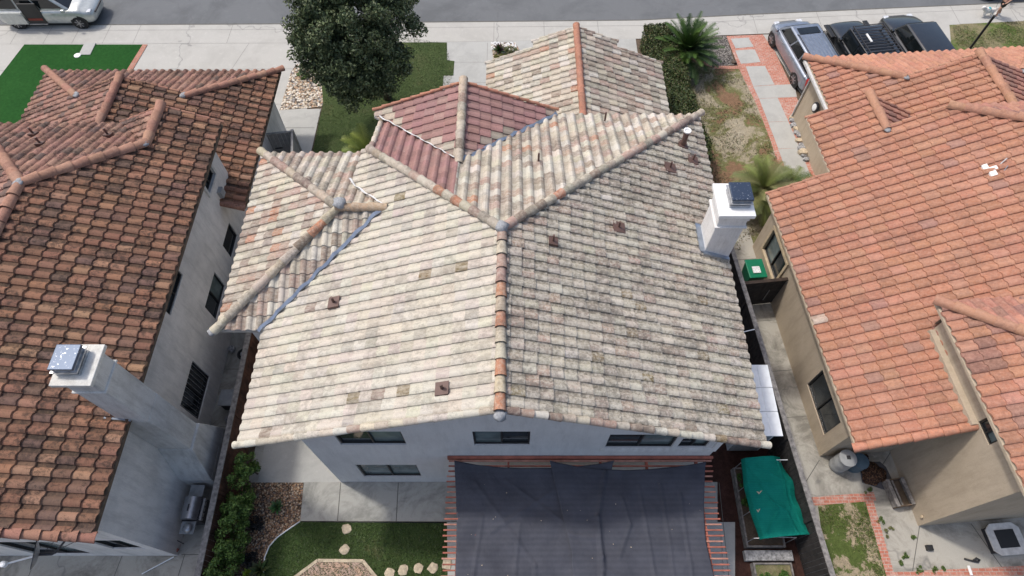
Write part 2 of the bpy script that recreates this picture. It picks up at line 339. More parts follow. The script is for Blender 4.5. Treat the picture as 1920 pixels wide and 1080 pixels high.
def tiles(mb,polys,down,eave,z0,k,w,e,lip,pal,hh=.062,jit=.006,stag=0.,seed=1,deck=None,prof=None,pan=(.0,.35),pancol=(.10,.085,.065)):
    """polys: convex outlines in plan; down: unit direction of fall; eave: coordinate of eave along down."""
    TS,h_s=globals()["TS"],globals()["h_s"]; side=None
    if down[0]!=0:
        if down[0]<0: TS=TSN; h_s=h_n; side=1
        else: TS=[1-q_ for q_ in TSN[::-1]]; h_s=lambda q_:h_n(1-q_); side=-1
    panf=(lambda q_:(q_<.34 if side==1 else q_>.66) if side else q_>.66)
    rnd=random.Random(seed); dx,dy=down; tx,ty=-dy,dx
    P=lambda s,t:( -dx*s+dx*eave+tx*t, -dy*s+dy*eave+ty*t)     # s measured uphill from eave
    def st(p): return (eave-(p[0]*dx+p[1]*dy), p[0]*tx+p[1]*ty)
    for poly in polys:
        poly=ccw(list(poly)); ss=[st(p) for p in poly]
        s0=min(a for a,b in ss);s1=max(a for a,b in ss);t0=min(b for a,b in ss);t1=max(b for a,b in ss)
        for j in range(math.floor(t0/w)-1,math.ceil(t1/w)+1):
            r2=random.Random(seed*7919+j); off=(r2.random()-.5)*stag*e
            for i in range(max(-1,math.floor(s0/e)-1),math.ceil(s1/e)+1):
                r3=random.Random(seed*31+j*1009+i*17)
                sa=i*e+off*(1 if i>0 else 0)+r3.uniform(-.012,.012); sb=(i+1)*e+off+.03
                if i<0: continue
                ta=j*w; corners=[P(sa,ta),P(sb,ta),P(sb,ta+w),P(sa,ta+w)]
                ins=[all((b[0]-a[0])*(c[1]-a[1])-(b[1]-a[1])*(c[0]-a[0])>=-1e-6 for a,b in zip(poly,poly[1:]+poly[:1])) for c in corners]
                full=all(ins)
                if not any(ins):
                    if not clip2([(c[0],c[1],0) for c in corners],poly): continue
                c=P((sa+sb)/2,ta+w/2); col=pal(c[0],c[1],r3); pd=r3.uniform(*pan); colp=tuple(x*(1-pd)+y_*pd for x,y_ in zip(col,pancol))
                j1=r3.uniform(-jit,jit); tilt=r3.uniform(-jit,jit)
                rows=[]
                for (s_,lf) in ((sa,lip+j1),(sb,0.)):
                    rows.append([Vector(P(s_,ta+w*q_)+(z0+k*s_+hh*h_s(q_)+lf+tilt*(q_-.5),)) for q_ in TS])
                low=[v-Vector((0,0,lip+j1+.012)) for v in rows[0]]
                quads=[[rows[0][a],rows[0][a+1],rows[1][a+1],rows[1][a]] for a in range(len(TS)-1)]
                lips=[[low[a],low[a+1],rows[0][a+1],rows[0][a]] for a in range(len(TS)-1)]
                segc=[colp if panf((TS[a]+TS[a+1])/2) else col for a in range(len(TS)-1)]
                if side:
                    e_=-1 if side==1 else 0; p_,q2_=rows[0][e_],rows[1][e_]; dn_=Vector((0,0,hh*h_s(TS[e_])+.03)); sq=[p_,q2_,q2_-dn_,p_-dn_]
                    if full: mb.poly(sq,0,col)
                    else:
                        o=clip2(sq,poly)
                        if len(o)>=3: mb.poly(o,0,col)
                if full:
                    n=len(mb.v); L_=len(TS); mb.v+=[tuple(v) for v in rows[0]+rows[1]]
                    for a in range(L_-1): mb.f.append((n+a,n+a+1,n+L_+a+1,n+L_+a)); mb.m.append(0); mb.c.append(segc[a])
                    n=len(mb.v); mb.v+=[tuple(v) for v in low+rows[0]]
                    for a in range(L_-1): mb.f.append((n+a,n+a+1,n+L_+a+1,n+L_+a)); mb.m.append(0); mb.c.append(col)
                else:
                    for qd,cc_ in zip(quads,segc):
                        o=clip2(qd,poly)
                        if len(o)>=3: mb.poly(o,0,cc_)
                    for qd in lips:
                        m_=(qd[0]+qd[1])/2
                        if all((b[0]-a[0])*(m_[1]-a[1])-(b[1]-a[1])*(m_[0]-a[0])>=0 for a,b in zip(poly,poly[1:]+poly[:1])): mb.poly(qd,0,col)
        if deck is not None:
            zf=lambda x,y:(z0+k*(eave-(x*dx+y*dy)))
            deck.prism(poly,lambda x,y:zf(x,y)-.10,lambda x,y:zf(x,y)-.012)
def caps(mb,p0,p1,pal,r=.13,ln=.40,seed=3,drop=0.,lift=.0,arc=200):
    """row of half-round cap tiles from low end p0 up to p1"""
    p0=Vector(p0);p1=Vector(p1);d=(p1-p0);L_=d.length;d.normalize(); n=max(1,round(L_/ln)); st_=L_/n
    side=d.cross(Vector((0,0,1))).normalized(); up=side.cross(d).normalized(); rnd=random.Random(seed); m=9
    for i in range(n):
        col=pal(rnd); a=p0+d*(i*st_-.03)+up*(.035+lift+rnd.uniform(-.008,.008)); b=p0+d*((i+1)*st_+.04)+up*lift
        a+=side*rnd.uniform(-.01,.01)
        ra=r*1.13;rb=r*.88; vs=[]
        for (c,rr) in ((a,ra),(b,rb),(a,ra-.04)):
            for q_ in range(m):
                t=R(90-arc/2+arc*q_/(m-1)); vs.append(c+side*math.cos(t)*rr+up*(math.sin(t)*rr*.95-drop))
        n0=len(mb.v); mb.v+=[tuple(v) for v in vs]
        for q_ in range(m-1):
            mb.f.append((n0+q_+1,n0+q_,n0+m+q_,n0+m+q_+1)); mb.m.append(0); mb.c.append(col)
        n0=len(mb.v); mb.v+=[tuple(v) for v in vs[:m]+vs[2*m:]]
        for q_ in range(m-1):
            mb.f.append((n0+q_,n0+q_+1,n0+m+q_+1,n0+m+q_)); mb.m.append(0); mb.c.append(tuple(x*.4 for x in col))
def jitc(c,rnd,a=.12):
    f=1+rnd.uniform(-a,a); return tuple(min(1,max(0,x*f*(1+rnd.uniform(-.04,.04)))) for x in c)
def pick(rnd,tbl):
    r=rnd.random()*sum(t[0] for t in tbl)
    for wgt,c in tbl:
        r-=wgt
        if r<=0: return c
    return tbl[-1][1]
# ---------------- wall with window openings ----------------
def wall(mb,a,b,z0,top,holes=(),rev=.09,m=0,clipp=None):
    """vertical panel a->b (plan), outward normal to the right of a->b; top: height or list of (s,z) roof line; holes: (s0,s1,z0,z1)"""
    a=Vector((a[0],a[1]));b=Vector((b[0],b[1])); L_=(b-a).length; d=(b-a)/L_; nrm=Vector((d.y,-d.x))
    zt=top if not isinstance(top,list) else max(z for s,z in top)
    xs=sorted({0.,L_}|{h[0] for h in holes}|{h[1] for h in holes}); zs=sorted({z0,zt}|{h[2] for h in holes}|{h[3] for h in holes})
    W=lambda s,z,o=0:(a.x+d.x*s-nrm.x*o,a.y+d.y*s-nrm.y*o,z)
    if isinstance(top,list): cp=ccw([(0,z0-1),(L_,z0-1)]+[(s,z) for s,z in top[::-1]])
    for i in range(len(xs)-1):
        for j in range(len(zs)-1):
            cx=(xs[i]+xs[i+1])/2;cz=(zs[j]+zs[j+1])/2
            if any(h[0]<cx<h[1] and h[2]<cz<h[3] for h in holes): continue
            q_=[(xs[i],zs[j],0),(xs[i+1],zs[j],0),(xs[i+1],zs[j+1],0),(xs[i],zs[j+1],0)]
            if isinstance(top,list):
                q_=clip2(q_,cp)
                if len(q_)<3: continue
            mb.poly([W(p[0],p[1]) for p in q_],m)
    for h in holes:
        s0,s1,z0_,z1_=h
        for p,q2 in (((s0,z0_),(s1,z0_)),((s1,z0_),(s1,z1_)),((s1,z1_),(s0,z1_)),((s0,z1_),(s0,z0_))):
            mb.poly([W(p[0],p[1]),W(q2[0],q2[1]),W(q2[0],q2[1],rev),W(p[0],p[1],rev)],m)
def window(parent,a,b,hole,glass=('glass_dark',),frame='frame_dark',rev=.09,fw=.045,trim=None,rail=False,blind=None):
    a=Vector((a[0],a[1]));b=Vector((b[0],b[1])); L_=(b-a).length; d=(b-a)/L_; nrm=Vector((d.y,-d.x)); s0,s1,z0,z1=hole
    W=lambda s,z,o=0:Vector((a.x+d.x*s-nrm.x*o,a.y+d.y*s-nrm.y*o,z)); o=rev-.03
    wm=MB(); n=len(glass)
    for p,q2 in (((s0,z0+fw/2),(s1,z0+fw/2)),((s0,z1-fw/2),(s1,z1-fw/2))): wm.bar(W(p[0],p[1],o),W(q2[0],q2[1],o),fw,fw)
    for s in [s0+fw/2,s1-fw/2]+[s0+(s1-s0)*i/n for i in range(1,n)]: wm.bar(W(s,z0+fw+.001,o+.002),W(s,z1-fw-.001,o+.002),fw*.96,fw*.96)
    wo=wm.build('window',M[frame],parent)
    for i,g in enumerate(glass):
        p=MB(); x0=s0+(s1-s0)*i/n;x1=s0+(s1-s0)*(i+1)/n; oo=rev-.005+.012*(i%2)
        p.poly([W(x0,z0,oo),W(x1,z0,oo),W(x1,z1,oo),W(x0,z1,oo)]); p.build('pane',M[g],wo)
    if blind:
        p=MB()
        k=10
        for i in range(k):
            x=s0+(s1-s0)*(i+.5)/k; p.bar(W(x,z0+.06,o+.005),W(x,z1-.06,o+.005),.012,.012)
        p.build('bars',M[blind],wo)
    if trim:
        t=MB(); w_=.1
        for p,q2 in (((s0-w_,z0-w_/2),(s1+w_,z0-w_/2)),((s0-w_,z1+w_/2),(s1+w_,z1+w_/2))): t.bar(W(p[0],p[1],-.03),W(q2[0],q2[1],-.03),.07,w_)
        for s in (s0-w_/2,s1+w_/2): t.bar(W(s,z0,-.028),W(s,z1,-.028),.066,w_)
        t.build('sill',M[trim],wo)
    return wo
M['crown_grey']=stucco('crown_grey',(.70,.69,.64),(.40,.38,.33),.6)
M['stucco_chimney']=stucco('stucco_chimney',(.60,.60,.58),(.30,.29,.27),.6)
CQ=[]
def CAPQ(*a,**k): CQ.append((a,k))
def CAPB(name,mat,parent,auto=50,label=None):
    for a,k in CQ:
        c=MB(); caps(c,*a,**k); c.build(name,mat,parent,auto=auto,label=label)
    CQ.clear()
# ================= CENTRAL HOUSE =================
CREAM=(.52,.46,.365); CREAM2=(.45,.395,.315); PALE=(.55,.51,.44); PINK=(.37,.255,.205); BRN=(.24,.18,.145); GRY=(.31,.27,.22); ORG_=(.42,.19,.11); OLV=(.20,.15,.08); BLU=(.33,.32,.30)
def pal_left(x,y,r): return jitc(pick(r,[(9,(.53,.485,.405)),(6,(.49,.445,.375)),(4,(.55,.51,.435)),(1.8,(.45,.395,.345)),(1.2,(.38,.345,.295)),(.16,BRN),(.16,OLV)]),r,.05)
def pal_right(x,y,r):
    if y>10.5 or r.random()<.25: return jitc(pick(r,[(3,(.40,.36,.30)),(3,GRY),(1.6,(.34,.25,.20)),(1.2,(.26,.19,.155)),(.5,PALE)]),r,.10)
    return jitc(pick(r,[(6,(.37,.33,.27)),(3.5,(.44,.39,.31)),(1.5,(.29,.24,.20)),(.4 if x>1.3 else 3,PINK),(.7,(.50,.46,.38)),(.5,OLV)]),r,.09)
def pal_front(x,y,r): return jitc(pick(r,[(4,CREAM2),(3,PALE),(1.6,GRY),(1.4,PINK),(1.2,BRN),(.25,ORG_)]),r,.12)
def pal_wingw(x,y,r): return jitc(pick(r,[(4,CREAM),(2.5,CREAM2),(2.4,PINK),(1.2,BRN),(1.2,PALE),(.8,GRY),(.5,ORG_)]),r,.11)
def pal_wingn(x,y,r): return jitc(pick(r,[(2.5,CREAM2),(2,PALE),(2,PINK),(1.6,GRY),(1.4,BRN)]),r,.13)
def pal_garl(x,y,r): return jitc(pick(r,[(5,CREAM),(2.5,PALE),(2.2,CREAM2),(1.6,PINK),(.6,BRN),(.5,ORG_)]),r,.1)
def pal_garr(x,y,r): return jitc(pick(r,[(3,CREAM2),(2.6,PINK),(2,GRY),(1.8,BRN),(1.2,PALE)]),r,.13)
PURP=(.34,.195,.175)
def pal_purp(x,y,r): return jitc(pick(r,[(6,PURP),(1,(.38,.235,.21)),(1.,(.29,.165,.15))]),r,.09)
def pal_cap(r): return jitc(pick(r,[(3.4,CREAM2),(2,(.46,.38,.28)),(1.6,ORG_),(1.3,PINK),(1,BRN),(.8,GRY)]),r,.12)
def pal_capr(r): return jitc(pick(r,[(2,PINK),(2,GRY),(1.5,BRN),(1.5,CREAM2),(.7,ORG_)]),r,.12)
def pal_capo(r): return jitc((.43,.20,.13),r,.12)

H0=wthing('house','two storey house with weathered cream tiled roof and purple patched gable, between the red roofs','house',(0,10,0))
TW,TE=.277,.315
RZ=8.035
rf=MB(); dk=MB()
K=.39
cream=[]
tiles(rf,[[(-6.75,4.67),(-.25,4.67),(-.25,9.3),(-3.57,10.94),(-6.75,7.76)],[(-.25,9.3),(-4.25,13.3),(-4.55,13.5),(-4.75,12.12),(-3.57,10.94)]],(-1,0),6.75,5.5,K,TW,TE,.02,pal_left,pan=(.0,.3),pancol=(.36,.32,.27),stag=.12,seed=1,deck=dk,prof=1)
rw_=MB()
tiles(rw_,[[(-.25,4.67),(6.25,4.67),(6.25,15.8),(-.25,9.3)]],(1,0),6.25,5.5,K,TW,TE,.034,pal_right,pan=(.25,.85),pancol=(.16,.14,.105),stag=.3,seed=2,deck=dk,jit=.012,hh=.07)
tiles(rf,[[(-.25,9.3),(6.25,15.8),(1.5,15.8),(-1.52,12.75)],[(-.25,9.3),(-1.52,12.75),(-1.56,12.75),(-1.56,10.61)]],(0,1),15.8,5.5,K,.30,TE,.022,pal_front,stag=.2,seed=3,deck=dk,hh=.085)
tiles(rf,[[(-8,7.76),(-6.75,7.76),(-3.57,10.94),(-4.82,10.94)]],(0,-1),-7.76,5.5,K,TW,.36,.036,pal_wingn,seed=4,deck=dk)
tiles(rf,[[(-8,7.76),(-4.82,10.94),(-8,14.12)]],(-1,0),8.0,5.5,K,TW,TE*.95,.022,pal_wingw,stag=.2,seed=5,deck=dk,prof=1)
tiles(rf,[[(-8,14.12),(-4.82,10.94),(-3.57,10.94),(-4.22,14.12)]],(0,1),14.12,5.5,K,.30,TE,.022,pal_wingn,stag=.2,seed=6,deck=dk,hh=.08)
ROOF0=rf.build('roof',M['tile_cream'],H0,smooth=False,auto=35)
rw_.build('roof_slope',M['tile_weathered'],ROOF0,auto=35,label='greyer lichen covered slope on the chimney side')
pp=MB()
tiles(pp,[[(-1.56,10.61),(-1.56,12.79),(-4.25,15.48),(-4.25,13.3)]],(0,1),15.8,5.5,K,.30,TE,.018,lambda x,y,r: pal_purp(x,y,r),seed=7,deck=dk,hh=.08)
def pal_gab(x,y,r):
    if (y-12.75)-abs(x+1.55)<.55: return jitc(pick(r,[(1,GRY),(1,CREAM2),(1.2,PURP)]),r,.1)
    return pal_purp(x,y,r)
GZ=6.7;GK=(6.7-5.5)/3.05
tiles(pp,[[(-1.55,12.72),(-1.55,15.97),(-4.6,15.97),(-4.6,15.75)]],(-1,0),4.6,5.5,GK,.34,.36,.03,pal_gab,stag=.35,seed=8,deck=dk)
tiles(pp,[[(-1.55,12.72),(1.5,15.75),(1.5,15.97),(-1.55,15.97)]],(1,0),1.5,5.5,GK,.34,.36,.03,pal_gab,stag=.35,seed=9,deck=dk)
pp.build('roof_patch',M['tile_purple'],ROOF0,auto=35,label='purple newer tiles over the entry gable and behind it')
ga=MB(); gk=.39
tiles(ga,[[(-1.05,15.3),(2.55,15.3),(2.55,21.35),(-1.05,21.35)],[(.85,21.35),(2.55,21.35),(2.55,21.75),(.85,21.75)]],(-1,0),1.05,2.9,gk,.30,.36,.03,pal_garl,stag=.25,seed=10,deck=dk,prof=1)
tiles(ga,[[(2.55,15.3),(6.15,15.3),(6.15,21.35),(2.55,21.35)],[(2.55,21.35),(4.25,21.35),(4.25,21.75),(2.55,21.75)]],(1,0),6.15,2.9,gk,.30,.36,.03,pal_garr,stag=.3,seed=11,deck=dk,jit=.012)
ga.build('garage_roof',M['tile_cream'],H0,auto=35)
dk.build('fascia',M['fascia'],ROOF0)
CQ.clear(); Z=lambda z:z+.06
CAPQ((-.25,4.6,RZ+.05),(-.25,9.3,RZ+.05),pal_cap,.122,.40,5)
CAPQ((6.3,15.85,5.52),(-.25,9.3,RZ+.05),pal_capr,.12,.38,6)
CAPQ((-4.28,13.33,6.52),(-.25,9.3,RZ+.05),pal_cap,.12,.38,7)
CAPQ((-8.02,7.74,5.54),(-4.82,10.94,6.79),pal_cap,.125,.55,8)
CAPQ((-8.02,14.14,5.54),(-4.82,10.94,6.79),pal_cap,.125,.45,9)
CAPQ((-4.85,10.94,6.79),(-3.5,10.94,6.79),lambda r:jitc((.44,.30,.20),r,.1),.125,.5,10)
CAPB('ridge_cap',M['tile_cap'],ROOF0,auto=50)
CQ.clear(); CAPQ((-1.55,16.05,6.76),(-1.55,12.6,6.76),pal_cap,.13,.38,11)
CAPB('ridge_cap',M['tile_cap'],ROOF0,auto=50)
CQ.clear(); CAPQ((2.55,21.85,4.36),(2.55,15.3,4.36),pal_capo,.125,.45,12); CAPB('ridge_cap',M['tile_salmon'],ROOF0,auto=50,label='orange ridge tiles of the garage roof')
# rake tiles along the gable edges
def pal_rake(r): return jitc(pick(r,[(3,PALE),(3,CREAM),(2,CREAM2),(.8,PINK),(.4,OLV)]),r,.1)
def pal_raker(r): return jitc(pick(r,[(2,PALE),(2,CREAM2),(2,BRN),(1.6,PINK),(.4,OLV)]),r,.12)
CQ.clear(); CAPQ((-6.78,4.62,5.52),(-.3,4.62,RZ+.03),pal_rake,.085,.37,13,.02,arc=190); CAPQ((6.28,4.62,5.52),(-.2,4.62,RZ+.03),pal_raker,.085,.33,14,.02,arc=190)
CAPQ((-4.27,15.45,5.66),(-4.27,13.35,6.47),pal_rake,.08,.36,15,.02)
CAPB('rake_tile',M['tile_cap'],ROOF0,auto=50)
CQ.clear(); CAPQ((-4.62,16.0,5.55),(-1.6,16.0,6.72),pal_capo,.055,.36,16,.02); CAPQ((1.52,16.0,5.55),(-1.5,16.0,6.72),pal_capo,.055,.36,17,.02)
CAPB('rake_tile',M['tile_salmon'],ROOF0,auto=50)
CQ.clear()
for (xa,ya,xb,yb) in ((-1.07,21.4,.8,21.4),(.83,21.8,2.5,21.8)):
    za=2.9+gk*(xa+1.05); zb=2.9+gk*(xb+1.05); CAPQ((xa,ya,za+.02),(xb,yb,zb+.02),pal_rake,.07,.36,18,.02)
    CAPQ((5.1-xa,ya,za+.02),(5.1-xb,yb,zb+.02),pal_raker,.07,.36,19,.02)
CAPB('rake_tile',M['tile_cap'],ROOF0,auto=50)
# mortar dollops at ridge meetings
def blob(parent,p,r,name='mortar_plug',mat='mortar',sq=.7):
    bm=bmesh.new(); bmesh.ops.create_icosphere(bm,subdivisions=2,radius=r)
    rn=random.Random(int(p[0]*100)); 
    for v in bm.verts: v.co*=1+rn.uniform(-.22,.22); v.co.z*=sq
    me=bpy.data.meshes.new(name); bm.to_mesh(me); bm.free(); me.materials.append(M[mat]); me.polygons.foreach_set('use_smooth',[True]*len(me.polygons))
    o=mesh_obj(name,me,parent); o.location=Vector(p)-ORG[parent.name]; return o
blob(ROOF0,(-.25,9.28,RZ+.16),.17); blob(ROOF0,(-.25,4.52,RZ+.02),.15); blob(ROOF0,(-4.78,10.98,6.93),.19); blob(ROOF0,(-8.07,7.70,5.56),.12)
# valley flashings
def flash(parent,pts,wd=.1,mat='metal_flash',wav=.02,seed=1,name='valley_flashing'):
    b=MB(); rn=random.Random(seed); P=[]
    for a,bb in zip(pts,pts[1:]):
        a=Vector(a);bb=Vector(bb);n=max(2,int((bb-a).length/.14))
        for i in range(n): P.append(a.lerp(bb,i/n))
    P.append(Vector(pts[-1])); L=[];Rr=[]
    for i,p in enumerate(P):
        d=(P[min(i+1,len(P)-1)]-P[max(i-1,0)]); d.z=0; d.normalize(); s=Vector((-d.y,d.x,0)); o=math.sin(i*1.3)*wav
        up=.03+.02*math.sin(i*1.7)+rn.uniform(-.008,.008)
        L.append(p+s*(wd/2+o+rn.uniform(-.015,.015))+Vector((0,0,up+.04))); Rr.append(p-s*(wd/2-o)+Vector((0,0,up)))
    for i in range(len(P)-1): b.poly([L[i],L[i+1],Rr[i+1],Rr[i]]); b.poly([Rr[i],Rr[i+1],Rr[i+1]-Vector((0,0,.05)),Rr[i]-Vector((0,0,.05))])
    return b.build(name,M[mat],parent,smooth=True)
flash(ROOF0,[(-6.82,7.70,5.55),(-3.6,10.92,6.80)],.08,seed=1)
flash(ROOF0,[(-3.55,10.98,6.83),(-4.55,11.95,6.47),(-4.75,12.3,6.38)],.06,'white_paint',.012,2)
flash(ROOF0,[(-1.7,12.85,6.68),(-4.35,15.5,5.7)],.06,'white_paint',.010,3)
flash(ROOF0,[(-1.45,12.8,6.66),(1.5,15.78,5.55)],.10,seed=4)
# vents on the roof
def vent(parent,x,y,z,hgt=.32,r=.03,pad=.34,k=(0,0),mat='vent_brown',white=False):
    b=MB(); h=pad/2
    pts=[(x-h,y-h),(x+h,y-h),(x+h,y+h),(x-h,y+h)]; zf=lambda a,b_:z+(a-x)*k[0]+(b_-y)*k[1]
    if pad>0: b.prism(pts,lambda a,b_:zf(a,b_)-.02,lambda a,b_:zf(a,b_)+.075)
    b.tube([(x,y,z),(x,y,z+hgt)],r,12)
    o=b.build('vent_pipe',M[mat],parent,auto=40)
    if white:
        c_=MB(); c_.lathe([(r*.85,0),(r*1.35,.0),(r*1.4,.05),(r*.9,.05),(r*.8,.01)],x,y,16,cz=z+hgt); c_.build('pipe_collar',M['white_paint'],o,auto=40)
    return o
zl=lambda x:5.5+K*(x+6.75); zr=lambda x:5.5+K*(6.25-x)
for px,py in ((-4.66,8.15),(-1.56,5.28)): vent(ROOF0,px,py,zl(px)+.03,.3,.035,.31,(K,0))
for px,py,wd_ in ((2.9,10.2,.34),(1.05,9.25,.24),(4.79,12.95,.36),(5.65,13.55,.32)): vent(ROOF0,px,py,zr(px)+.03,.3,.03,wd_,(-K,0))
vent(ROOF0,5.38,14.1,zr(5.38)+.03,.62,.085,.3,(-K,0),white=True)
for px,py in ((.77,12.6),(3.03,15.3)): vent(ROOF0,px,py,5.5+K*(15.8-py)+.05,.36,.03,0)
# walls
ymw=5.07; x0w,x1w=-5.53,5.57
b=MB()
zt=lambda x:(zl(x) if x<-.25 else zr(x))-.17
HA=(x0w+.96,x0w+2.71,4.05,5.22); HA=(.95,2.71,4.07,5.2); HB=(.9,2.7,.66,2.06); HCc=(4.52,6.0,4.02,5.2); HD=(8.05,9.85,3.8,4.95); HE=(10.0,10.78,3.84,4.62)
wall(b,(x0w,ymw),(x1w,ymw),0,[(0,zt(x0w)),(-.25-x0w,zt(-.25)),(x1w-x0w,zt(x1w))],[HA,HB,HCc,HD,HE])
wall(b,(x1w,ymw),(x1w,15.3),0,zt(x1w)); wall(b,(x0w,8.3),(x0w,ymw),0,zt(x0w))
wall(b,(-7.5,8.25),(x0w,8.25),0,5.35); wall(b,(-7.5,13.6),(-7.5,8.25),0,5.35); wall(b,(-4.0,13.6),(-7.5,13.6),0,5.35); wall(b,(-4.0,15.5),(-4.0,13.6),0,5.5)
wall(b,(x1w,15.3),(-4.0,15.3),0,[(0,5.4),(4.1,5.4),(7.1,6.45),(9.57,5.5)])
wall(b,(5.7,15.3),(5.7,20.9),0,2.75); wall(b,(-.6,20.9),(-.6,15.3),0,2.75); wall(b,(5.7,20.9),(-.6,20.9),0,[(0,2.7),(3.15,4.0),(6.3,2.7)],[(.7,5.6,0.02,2.3)])
W0=b.build('wall',M['stucco_white'],H0)
A_,B_=(x0w,ymw),(x1w,ymw)
window(H0,A_,B_,HA,('glass_dark','glass_curtain')); window(H0,A_,B_,HB,('glass_curtain','glass_curtain')); window(H0,A_,B_,HCc,('glass_curtain','glass_dark'))
window(H0,A_,B_,HD,('glass_dark','glass_curtain')); window(H0,A_,B_,HE,('glass_dark','glass_curtain'))
b=MB(); b.box(x0w+7.95,x1w+.02,ymw-.035,ymw-.003,3.55,3.75); b.box(x1w-.13,x1w+.02,ymw-.035,ymw-.003,3.75,4.6)
b.build('window_trim',M['stucco_bright'],H0)
b=MB()
for i in range(4): b.box(-.6+.75,5.6-.6,20.93,20.97,.05+i*.56,.58+i*.56)
b.build('garage_door',M['frame_white'],H0)
# chimney of the central house
ch=MB(); cx0,cx1,cy0,cy1=5.46,6.22,10.08,10.95
ch.box(cx0,cx1,cy0,cy1,0,7.35); ch.box(cx0-.05,cx1+.05,cy0-.05,cy1+.05,7.02,7.10); ch.box(cx0-.03,cx1+.03,cy0-.03,cy1+.03,7.35,7.55)
CH=ch.build('chimney',M['stucco_bright'],H0,bevel=.02)
b=MB(); b.box(cx0-.1,cx1+.1,cy0-.1,cy1+.12,7.55,7.68); b.build('chimney_crown',M['white_paint'],CH,bevel=.015)
def sparkcap(parent,x0,x1,y0,y1,z):
    b=MB()
    b.box(x0,x1,y0,y1,z,z+.07); b.box(x0+.06,x1-.06,y0+.06,y1-.06,z+.07,z+.16); b.box(x0-.03,x1+.03,y0-.03,y1+.03,z+.16,z+.19)
    b.box(x0+.02,x1-.02,y0+.02,y1-.02,z+.19,z+.26)
    for i in range(5):
        t=x0+.05+(x1-x0-.1)*i/4; b.box(t-.008,t+.008,y0+.015,y0+.03,z+.19,z+.30)
    o=b.build('chimney_cap',M['metal_galv'],parent)
    b=MB(); b.box(x0-.01,x1+.01,y0-.01,y1+.01,z+.27,z+.34); b.build('cap_lid',M['spark_cap'],o,bevel=.015)
sparkcap(CH,cx0+.2,cx1-.02,cy0+.17,cy1-.13,7.68)
b=MB(); b.prism([(cx0-.16,cy0-.05),(cx0+.0,cy0-.05),(cx0+.0,cy1+.05),(cx0-.16,cy1+.05)],lambda x,y:zr(x)-.02,lambda x,y:zr(x)+.13)
b.prism([(cx0-.05,cy0-.1),(cx1,cy0-.1),(cx1,cy0),(cx0-.05,cy0)],lambda x,y:zr(x)-.02,lambda x,y:zr(x)+.11)
b.build('flashing',M['metal_flash'],CH)

# ================= LEFT HOUSE =================
TB=(.24,.125,.085)
def pal_l(x,y,r): return jitc(pick(r,[(5,TB),(2,(.29,.15,.095)),(.9,(.32,.185,.12)),(1.1,(.15,.095,.078)),(1.2,(.185,.105,.08))]),r,.15)
def pal_ln(x,y,r): return jitc(pick(r,[(5,(.32,.18,.14)),(2,(.36,.21,.165)),(1.8,(.24,.14,.11)),(1.2,(.17,.12,.105))]),r,.12)
def pal_lcap(r): return jitc(pick(r,[(3,(.36,.19,.135)),(1,(.31,.16,.115)),(1,(.38,.22,.15))]),r,.1)
H1=wthing('house','house with dark brown terracotta tiled roof and grey walls beside the gas grill','house',(-14,9,0))
lw=.315;le=.37
kl=.42; zE=lambda x:5.3+kl*(-9.7-x)
rf=MB(); dk=MB()
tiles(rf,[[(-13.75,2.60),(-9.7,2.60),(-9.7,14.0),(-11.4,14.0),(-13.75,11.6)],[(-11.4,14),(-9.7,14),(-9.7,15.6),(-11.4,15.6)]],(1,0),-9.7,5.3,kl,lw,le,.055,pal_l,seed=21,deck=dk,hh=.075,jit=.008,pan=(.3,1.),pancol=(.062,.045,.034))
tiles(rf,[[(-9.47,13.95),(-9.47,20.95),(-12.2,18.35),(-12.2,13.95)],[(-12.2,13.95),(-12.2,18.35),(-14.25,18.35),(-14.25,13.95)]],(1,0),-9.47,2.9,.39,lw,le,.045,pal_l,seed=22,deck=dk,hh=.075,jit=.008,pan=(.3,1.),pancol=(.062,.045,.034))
tiles(rf,[[(-13.75,2.60),(-13.75,11.6),(-17.8,15.6),(-17.8,2.60)]],(-1,0),17.8,5.3,kl,lw,le,.03,pal_ln,seed=23,deck=dk)
tiles(rf,[[(-11.4,14),(-11.4,15.6),(-13.1,15.6)]],(-1,0),13.1,5.3,kl,lw,le,.03,pal_ln,seed=24,deck=dk)
tiles(rf,[[(-13.75,11.6),(-17.8,15.6),(-13.1,15.6),(-11.4,14)]],(0,1),15.6,5.3,kl,lw,le,.025,pal_ln,seed=25,deck=dk,hh=.08)
tiles(rf,[[(-19.03,13.95),(-16.3,13.95),(-16.3,18.35),(-19.03,20.95)],[(-16.3,13.95),(-14.25,13.95),(-14.25,18.35),(-16.3,18.35)]],(-1,0),19.03,2.9,.39,lw,.33,.035,pal_ln,seed=26,deck=dk)
tiles(rf,[[(-19.03,20.95),(-16.35,18.35),(-12.15,18.35),(-9.47,20.95)]],(0,1),20.95,2.9,.39,lw,le,.025,pal_ln,seed=27,deck=dk,hh=.08)
ROOF1=rf.build('roof',M['tile_brown'],H1,auto=35)
dk.build('fascia',M['wood_brown'],ROOF1)  # eave shade is painted in with this dark brown edge
CQ.clear(); zr1=5.3+kl*4.05
CAPQ((-13.75,2.5,zr1+.05),(-13.75,11.6,zr1+.05),pal_lcap,.15,.45,31); CAPQ((-11.4,14.0,6.07),(-13.75,11.6,zr1+.05),pal_lcap,.15,.42,32); CAPQ((-17.8,15.6,5.35),(-13.75,11.6,zr1+.05),pal_lcap,.15,.42,33)
CAPQ((-11.4,15.7,6.07),(-11.4,13.9,6.07),pal_lcap,.15,.5,34); CAPQ((-14.25,18.45,4.82),(-14.25,13.9,4.82),pal_lcap,.14,.5,35)
CAPQ((-9.4,21.0,2.93),(-12.2,18.3,4.02),pal_lcap,.13,.42,36); CAPQ((-19.1,21.0,2.93),(-16.3,18.3,4.02),pal_lcap,.13,.42,37)
